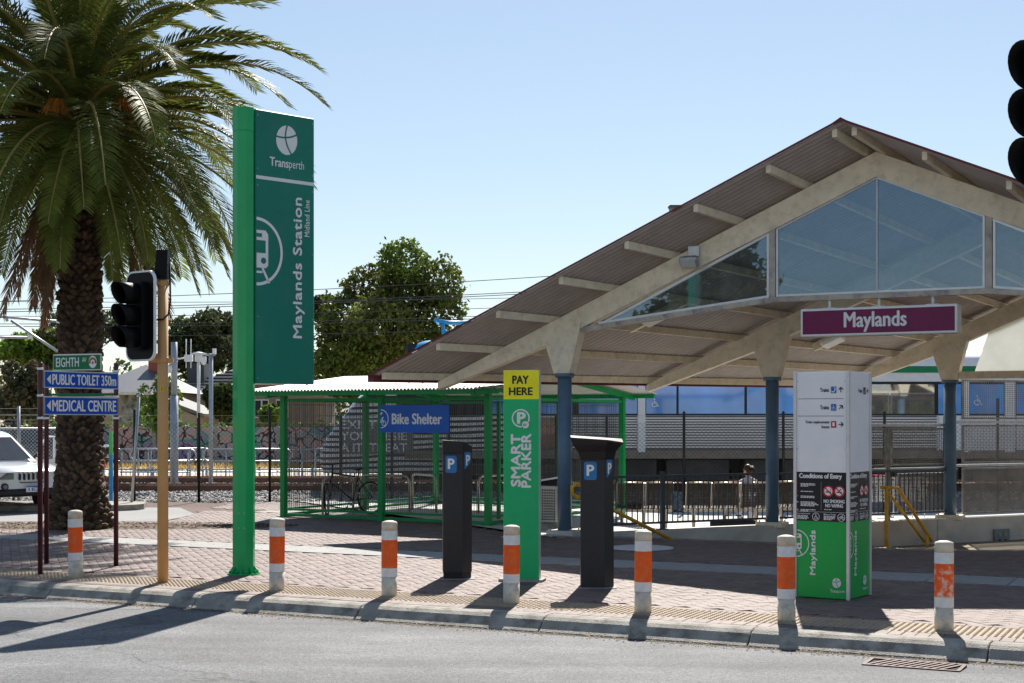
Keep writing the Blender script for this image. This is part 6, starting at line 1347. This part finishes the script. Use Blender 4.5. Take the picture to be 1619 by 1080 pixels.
V, F_, T = leafcloud([(0, 0, 6, 2.2, 2.2, 2.4), (-1.6, .6, 5, 1.6, 1.6, 1.5), (1.4, -.6, 4.8, 1.5, 1.5, 1.5), (.3, .3, 8, 1.4, 1.4, 1.5)], 7000, .2, 56); obj('crown', np_mesh('crown', V, F_, LF[0], T), t)
mb = MB(); mb.tube([(0, 0, -.2), (.1, 0, 3), (0, 0, 7)], [.28, .2, .06], 8); mb.build('trunk', m_bark, t)
# ================================================================== MURAL WALL, HEDGE
m_mur = bpy.data.materials.new('graffiti_mural'); m_mur.use_nodes = True; n_ = m_mur.node_tree.nodes; L_ = m_mur.node_tree.links; bs_ = n_['Principled BSDF']
tc_ = n_.new('ShaderNodeTexCoord'); vo = n_.new('ShaderNodeTexVoronoi'); vo.feature = 'DISTANCE_TO_EDGE'; vo.inputs['Scale'].default_value = 3.2; ns_ = n_.new('ShaderNodeTexNoise'); ns_.inputs['Scale'].default_value = 2.2; ns_.inputs['Detail'].default_value = 3
mm = n_.new('ShaderNodeMix'); mm.data_type = 'VECTOR'; mm.inputs['Factor'].default_value = .35; L_.new(tc_.outputs['Object'], mm.inputs['A']); L_.new(ns_.outputs['Color'], mm.inputs['B']); L_.new(tc_.outputs['Object'], ns_.inputs[0]); L_.new(mm.outputs['Result'], vo.inputs['Vector'])
st_ = n_.new('ShaderNodeMath'); st_.operation = 'GREATER_THAN'; st_.inputs[1].default_value = .05; L_.new(vo.outputs['Distance'], st_.inputs[0])
n2_ = n_.new('ShaderNodeTexNoise'); n2_.inputs['Scale'].default_value = .7; L_.new(tc_.outputs['Object'], n2_.inputs[0]); cr_ = n_.new('ShaderNodeValToRGB'); cr_.color_ramp.interpolation = 'CONSTANT'
for p_, c_ in ((.40, (.34, .33, .37, 1)), (.46, (.45, .3, .28, 1)), (.52, (.3, .32, .33, 1)), (.57, (.1, .28, .24, 1)), (.62, (.28, .2, .36, 1))): e_ = cr_.color_ramp.elements.new(p_); e_.color = c_
cr_.color_ramp.elements[0].color = (.3, .3, .32, 1); L_.new(n2_.outputs['Fac'], cr_.inputs[0])
mx_ = n_.new('ShaderNodeMix'); mx_.data_type = 'RGBA'; mx_.inputs['A'].default_value = (.03, .03, .035, 1); L_.new(st_.outputs[0], mx_.inputs['Factor']); L_.new(cr_.outputs[0], mx_.inputs['B']); L_.new(mx_.outputs['Result'], bs_.inputs['Base Color']); bs_.inputs['Roughness'].default_value = .8
t = thing('mural_wall', 'long boundary wall painted with graffiti mural beyond the tracks', 'wall', (0, 60, 0), 0)
for k in range(18): mb = MB(); mb.b3(-32 + 2.5 * k + .01, -29.5 + 2.5 * k - .01, 0, .2, -.3, 1.55 + .0 * k); mb.build('wall_panel', m_mur, t)
for k in range(19): mb = MB(); mb.b3(-32 + 2.5 * k - .06, -32 + 2.5 * k + .06, -.03, .23, -.3, 1.6); mb.build('pier', M('wall_pier', (.3, .29, .28), .9), t)
t = thing('hedge', 'clipped bright green hedge along the top of the mural wall', 'hedge', (0, 61.2, 0), 0)
V, F_, T = leafcloud([(x, 0, 1.2, .9, .5, .62) for x in np.arange(-20, 0, 1.1)], 9000, .075, 31); obj('foliage', np_mesh('foliage', V, F_, LF[4], T), t)
# ================================================================== HOUSES
m_rend = M('cream_render', (.36, .31, .25), .85, var=.08, scale=2); m_mroof = M('grey_metal_roof', (.11, .115, .125), .45, .3, var=.08); m_tile = M('dark_roof_tile', (.14, .135, .13), .7, var=.2, scale=5, rnd=.2); m_tile2 = M('pale_roof_batten', (.26, .26, .26), .6); m_redb = M('red_brick', (.3, .09, .06), .85, var=.2, scale=10); m_hgl = M('house_glass', (.03, .04, .05), .1, spec=.8); m_wfr = M('window_frame_white', (.65, .65, .65), .5)
def hwindow(t, x, z, w, h, y=-.012):
    mb = MB(); mb.b3(x - w / 2, x + w / 2, y - .02, y + .02, z - h / 2, z + h / 2); o = mb.build('window', m_wfr, t)
    for s in (-1, 1): mb = MB(); mb.b3(x + (s - 1) * w / 4 + .04, x + (s + 1) * w / 4 - .04, y - .03, y - .021, z - h / 2 + .06, z + h / 2 - .06); mb.build('pane', m_hgl, o)
def hip(t, x0, x1, y0, y1, z0, zr, mat, courses, ov=.45):
    xa, xb, ya, yb = x0 - ov, x1 + ov, y0 - ov, y1 + ov; hd_ = (yb - ya) / 2; ym_ = (ya + yb) / 2; ra, rb_ = xa + hd_, xb - hd_
    if ra > rb_: ra = rb_ = (xa + xb) / 2
    mb = MB(); mb.add([(xa, ya, z0), (xb, ya, z0), (xb, yb, z0), (xa, yb, z0), (ra, ym_, zr), (rb_, ym_, zr)], [(0, 1, 5, 4), (1, 2, 5), (2, 3, 4, 5), (3, 0, 4), (3, 2, 1, 0)]); ro = mb.build('roof', mat, t)
    mb = MB(); mb.b3(xa - .05, xb + .05, ya - .1, ya - .005, z0 - .14, z0 + .0); mb.build('gutter', m_wfr, t)
    for k in range(courses):
        u = (k + .6) / (courses + .4); za = z0 + (zr - z0) * u; yy = ya + (ym_ - ya) * u; x_a = xa + (ra - xa) * u; x_b = xb + (rb_ - xb) * u
        mb = MB(); mb.b3(x_a, x_b, yy - .16, yy + .02, za - .01, za + .05); mb.build('tile_course', m_tile2 if mat is m_tile else m_mroof, ro)
    return ro
YH = 72; XH = lambda px: (px - CX) / FPX * YH; ZH = lambda py: CZ + (HZ - py) * YH / FPX
h = thing('house', 'cream house with grey metal hip roof left of the signal pole', 'house', (XH(140), YH, 0), 0)
L_ = XH(268) - XH(140); mb = MB(); mb.b3(0, L_, 0, 7, -.2, ZH(620)); mb.build('wall', m_rend, h); ro = hip(h, 0, L_, 0, 7, ZH(620), ZH(572), m_mroof, 0)
hwindow(h, L_ * .45, 1.6, 1.2, .9); hwindow(h, L_ * .8, 1.7, .9, .8)
mb = MB(); mb.b3(L_ * .58, L_ * .78, 2.6, 3.3, ZH(600), ZH(555)); mb.build('chimney', m_redb, h)
mb = MB(); mb.b3(L_ * .42, L_ * .62, -.12, -.03, .2, ZH(622)); mb.build('climber_trellis', M('climber_pattern', (.22, .22, .2), .9, var=.9, scale=4), h)
h = thing('house', 'long house with dark striped tile roof behind the lamp posts', 'house', (XH(205), YH + 9, 0), 0)
L_ = (XH(385) - XH(205)) * 81 / 72; mb = MB(); mb.b3(0, L_, 0, 8, -.2, ZH(624) + .2); mb.build('wall', m_rend, h); hip(h, 0, L_, 0, 8, ZH(622) + .2, ZH(574) + .3, m_tile, 8)
hwindow(h, L_ * .55, 1.9, 1.2, .9); hwindow(h, L_ * .8, 1.9, 1.0, .9)
mb = MB(); mb.b3(L_ * .1, L_ * .25, 1, 2.2, ZH(600), ZH(568) + .2); mb.build('roof_vent', M('vent_dark', (.06, .065, .07), .6), h)
h = thing('house', 'low cream outbuilding with sloping dark edged roof behind the mural', 'house', (XH(300), YH - 6, 0), 0)
L_ = (XH(355) - XH(296)) * 66 / 72; z1_, z2_ = ZH(636), ZH(660); mb = MB(); mb.add([(0, 0, -.2), (L_, 0, -.2), (L_, 0, 2.0), (0, 0, 2.75), (0, 5, -.2), (L_, 5, -.2), (L_, 5, 2.0), (0, 5, 2.75)], [(0, 1, 2, 3), (1, 5, 6, 2), (5, 4, 7, 6), (4, 0, 3, 7)]); mb.build('wall', m_rend, h)
mb = MB(); mb.slab([(-.2, -.3, 2.78), (L_ + .35, -.3, 1.96), (L_ + .35, 5.2, 1.96), (-.2, 5.2, 2.78)], (0, 0, .16)); mb.build('roof', m_tile, h); hwindow(h, L_ * .75, 1.35, .8, .5)
h = thing('house', 'brown two storey house seen left of the bike shelter', 'house', (XH(398), YH, 0), 0)
L_ = XH(500) - XH(398); mb = MB(); mb.b3(0, L_, 0, 8, -.2, ZH(604)); mb.build('wall', M('brown_render', (.24, .2, .17), .85), h); hip(h, 0, L_, 0, 8, ZH(604), ZH(575), m_tile, 5); hwindow(h, .5, 2.4, .7, .9); hwindow(h, 1.5, 2.4, .6, .9)
# ================================================================== LAMP POSTS AND MASTS
def at(px, Y): return ((px - CX) / FPX * Y, Y, 0)
m_pole2 = M('grey_mast', (.36, .38, .41), .45, .5, var=.1)
t = thing('camera_mast', 'grey mast with cameras and antenna box just right of the signal pole', 'mast', at(276, 40), 0)
zz = lambda py, Y: CZ + (HZ - py) * Y / FPX
mb = MB(); mb.tube([(0, 0, -.2), (0, 0, 2.5)], .11, 12); mb.tube([(0, 0, 2.5), (0, 0, zz(541, 40))], .085, 12); mb.build('pole', m_pole2, t)
mb = MB(); mb.b3(.28, .5, -.08, .08, zz(572, 40), zz(561, 40), None, .02); mb.tube([(.08, 0, zz(568, 40)), (.3, 0, zz(566, 40))], .02, 6); mb.build('antenna_box', m_white, t)
for x in (.32, .45): mb = MB(); mb.tube([(x, 0, zz(582, 40)), (x, 0, zz(536, 40))], .014, 6); mb.build('antenna', m_white, t)
mb = MB(); mb.b3(-.18, -.04, -.14, -.05, zz(590, 40), zz(578, 40), None, .03); mb.tube([(-.05, -.1, zz(584, 40)), (0, 0, zz(584, 40))], .02, 6); mb.build('camera', m_white, t)
t = thing('lamp_post', 'white topped lamp post with flat round head and black foot', 'lamp post', at(314.5, 39), 0)
mb = MB(); mb.tube([(0, 0, 1.9), (0, 0, zz(571, 39))], .045, 10); mb.tube([(0, 0, zz(572, 39)), (0, 0, zz(560, 39))], .1, 12); mb.build('pole', m_white, t); mb = MB(); mb.tube([(0, 0, -.2), (0, 0, 1.9)], .05, 10); mb.build('foot', m_fpost, t)
mb = MB(); mb.lathe([(.08, 0), (.2, .02), (.21, .04), (.06, .07), (.01, .08)], 20, (0, 0, zz(561, 39))); mb.build('lamp_head', m_white, t)
t = thing('camera_mast', 'slim grey mast with a hanging dome camera left of the pylon', 'mast', at(334, 41), 0)
mb = MB(); mb.tube([(0, 0, -.2), (0, 0, zz(560, 41))], .06, 10); mb.tube([(-.24, 0, zz(561, 41)), (.12, 0, zz(561, 41))], .03, 8); mb.build('pole', m_pole2, t)
mb = MB(); mb.lathe([(.02, 0), (.07, -.02), (.085, -.14), (.06, -.22), (.01, -.25)], 14, (-.2, 0, zz(563, 41))); mb.build('dome_camera', m_white, t)
mb = MB(); mb.b3(.05, .14, -.05, .05, zz(560, 41), zz(551, 41)); mb.build('sensor', m_white, t)
t = thing('street_light', 'street light head showing above the left slope of the canopy roof', 'street light', at(1085, 48), 0); zt = zz(330, 48)
mb = MB(); mb.tube([(0.35, 0, -.2), (.35, 0, zt - .6), (.3, 0, zt - .12), (-.1, 0, zt + .02)], [.1, .07, .05, .03], 10); mb.build('pole', m_pole2, t); mb = MB(); mb.b3(-.58, -.12, -.14, .14, zt - .02, zt + .11, None, .05); mb.build('lamp_head', m_tun, t); mb = MB(); ellip(mb, (-.36, 0, zt - .04), (.2, .13, .09)); mb.build('lamp_glass', m_chl, t)
# overhead line mast arm at the left
t = thing('overhead_line_arm', 'railway overhead line mast with slanted bracket arm at the far left', 'overhead line', at(-70, 38), 0); A_ = lambda px, py: ((px + 70) / FPX * 38, 0, zz(py, 38))
mb = MB(); mb.tube([(-.2, 0, -.2), (-.2, 0, 6.2)], .12, 8); mb.build('mast', m_pole2, t)
mb = MB(); mb.tube([(-.2, 0, A_(0, 497)[2]), A_(5, 501), A_(90, 508)], .035, 6); mb.tube([A_(18, 507), A_(92, 556)], .035, 6); mb.tube([(-.2, 0, A_(0, 532)[2]), A_(45, 534)], .035, 6); mb.tube([A_(10, 501), A_(12, 508)], .04, 6); mb.build('bracket_arm', m_galv, t)
mb = MB(); mb.tube([A_(90, 508), A_(128, 510)], .05, 8); mb.tube([A_(46, 528), A_(47, 536)], .05, 8); mb.build('insulator', m_white, t)
# overhead wires
ORD = ['topmost', 'second from the top', 'third from the top', 'fourth from the top', 'fifth from the top', 'sixth from the top', 'seventh from the top', 'lowest']
m_wireb = M('overhead_wire', (.05, .05, .055), .6)
for k, (y0, y1, Y, r) in enumerate(((478, 428, 55, .02), (490, 452, 55, .022), (494, 455, 55, .022), (500, 478, 52, .016), (512, 490, 50, .018), (516, 494, 50, .018), (530, 512, 48, .016), (476, 466, 60, .018))):
    xa, xb = (-60 - CX) / FPX * Y, (1000 - CX) / FPX * Y; za, zb_ = zz(y0, Y), zz(y1, Y); mb = MB(); d_ = (xb - xa)
    mb.tube([(xa + d_ * u, 0, za + (zb_ - za) * u - .25 * 4 * u * (1 - u) * .6) for u in np.linspace(-.6, 3.0, 40)], r * .8, 4); o = mb.build('overhead_wire', m_wireb); o.location = (0, Y, 0); tag(o, ORD[sorted([428, 452, 455, 478, 490, 494, 512, 466]).index(y1)] + ' thin dark overhead wire crossing the sky above the shelter', 'wire', 'overhead wires across the sky')

# far belt of trees that closes the view
BL_ = [(x + random.uniform(-1, 1), random.uniform(-3, 3), random.uniform(2.2, 4.6), random.uniform(2.4, 4), 2, random.uniform(2.0, 3.4)) for x in np.arange(-95, 90, 3.2)]
V, F_, T = leafcloud(BL_, 34000, .3, 77); o = obj('tree_belt', np_mesh('tree_belt', V, F_, LF[3], T)); o.location = (0, 112, 0); tag(o, 'far belt of low trees closing the view behind the houses', 'trees', kind='stuff')
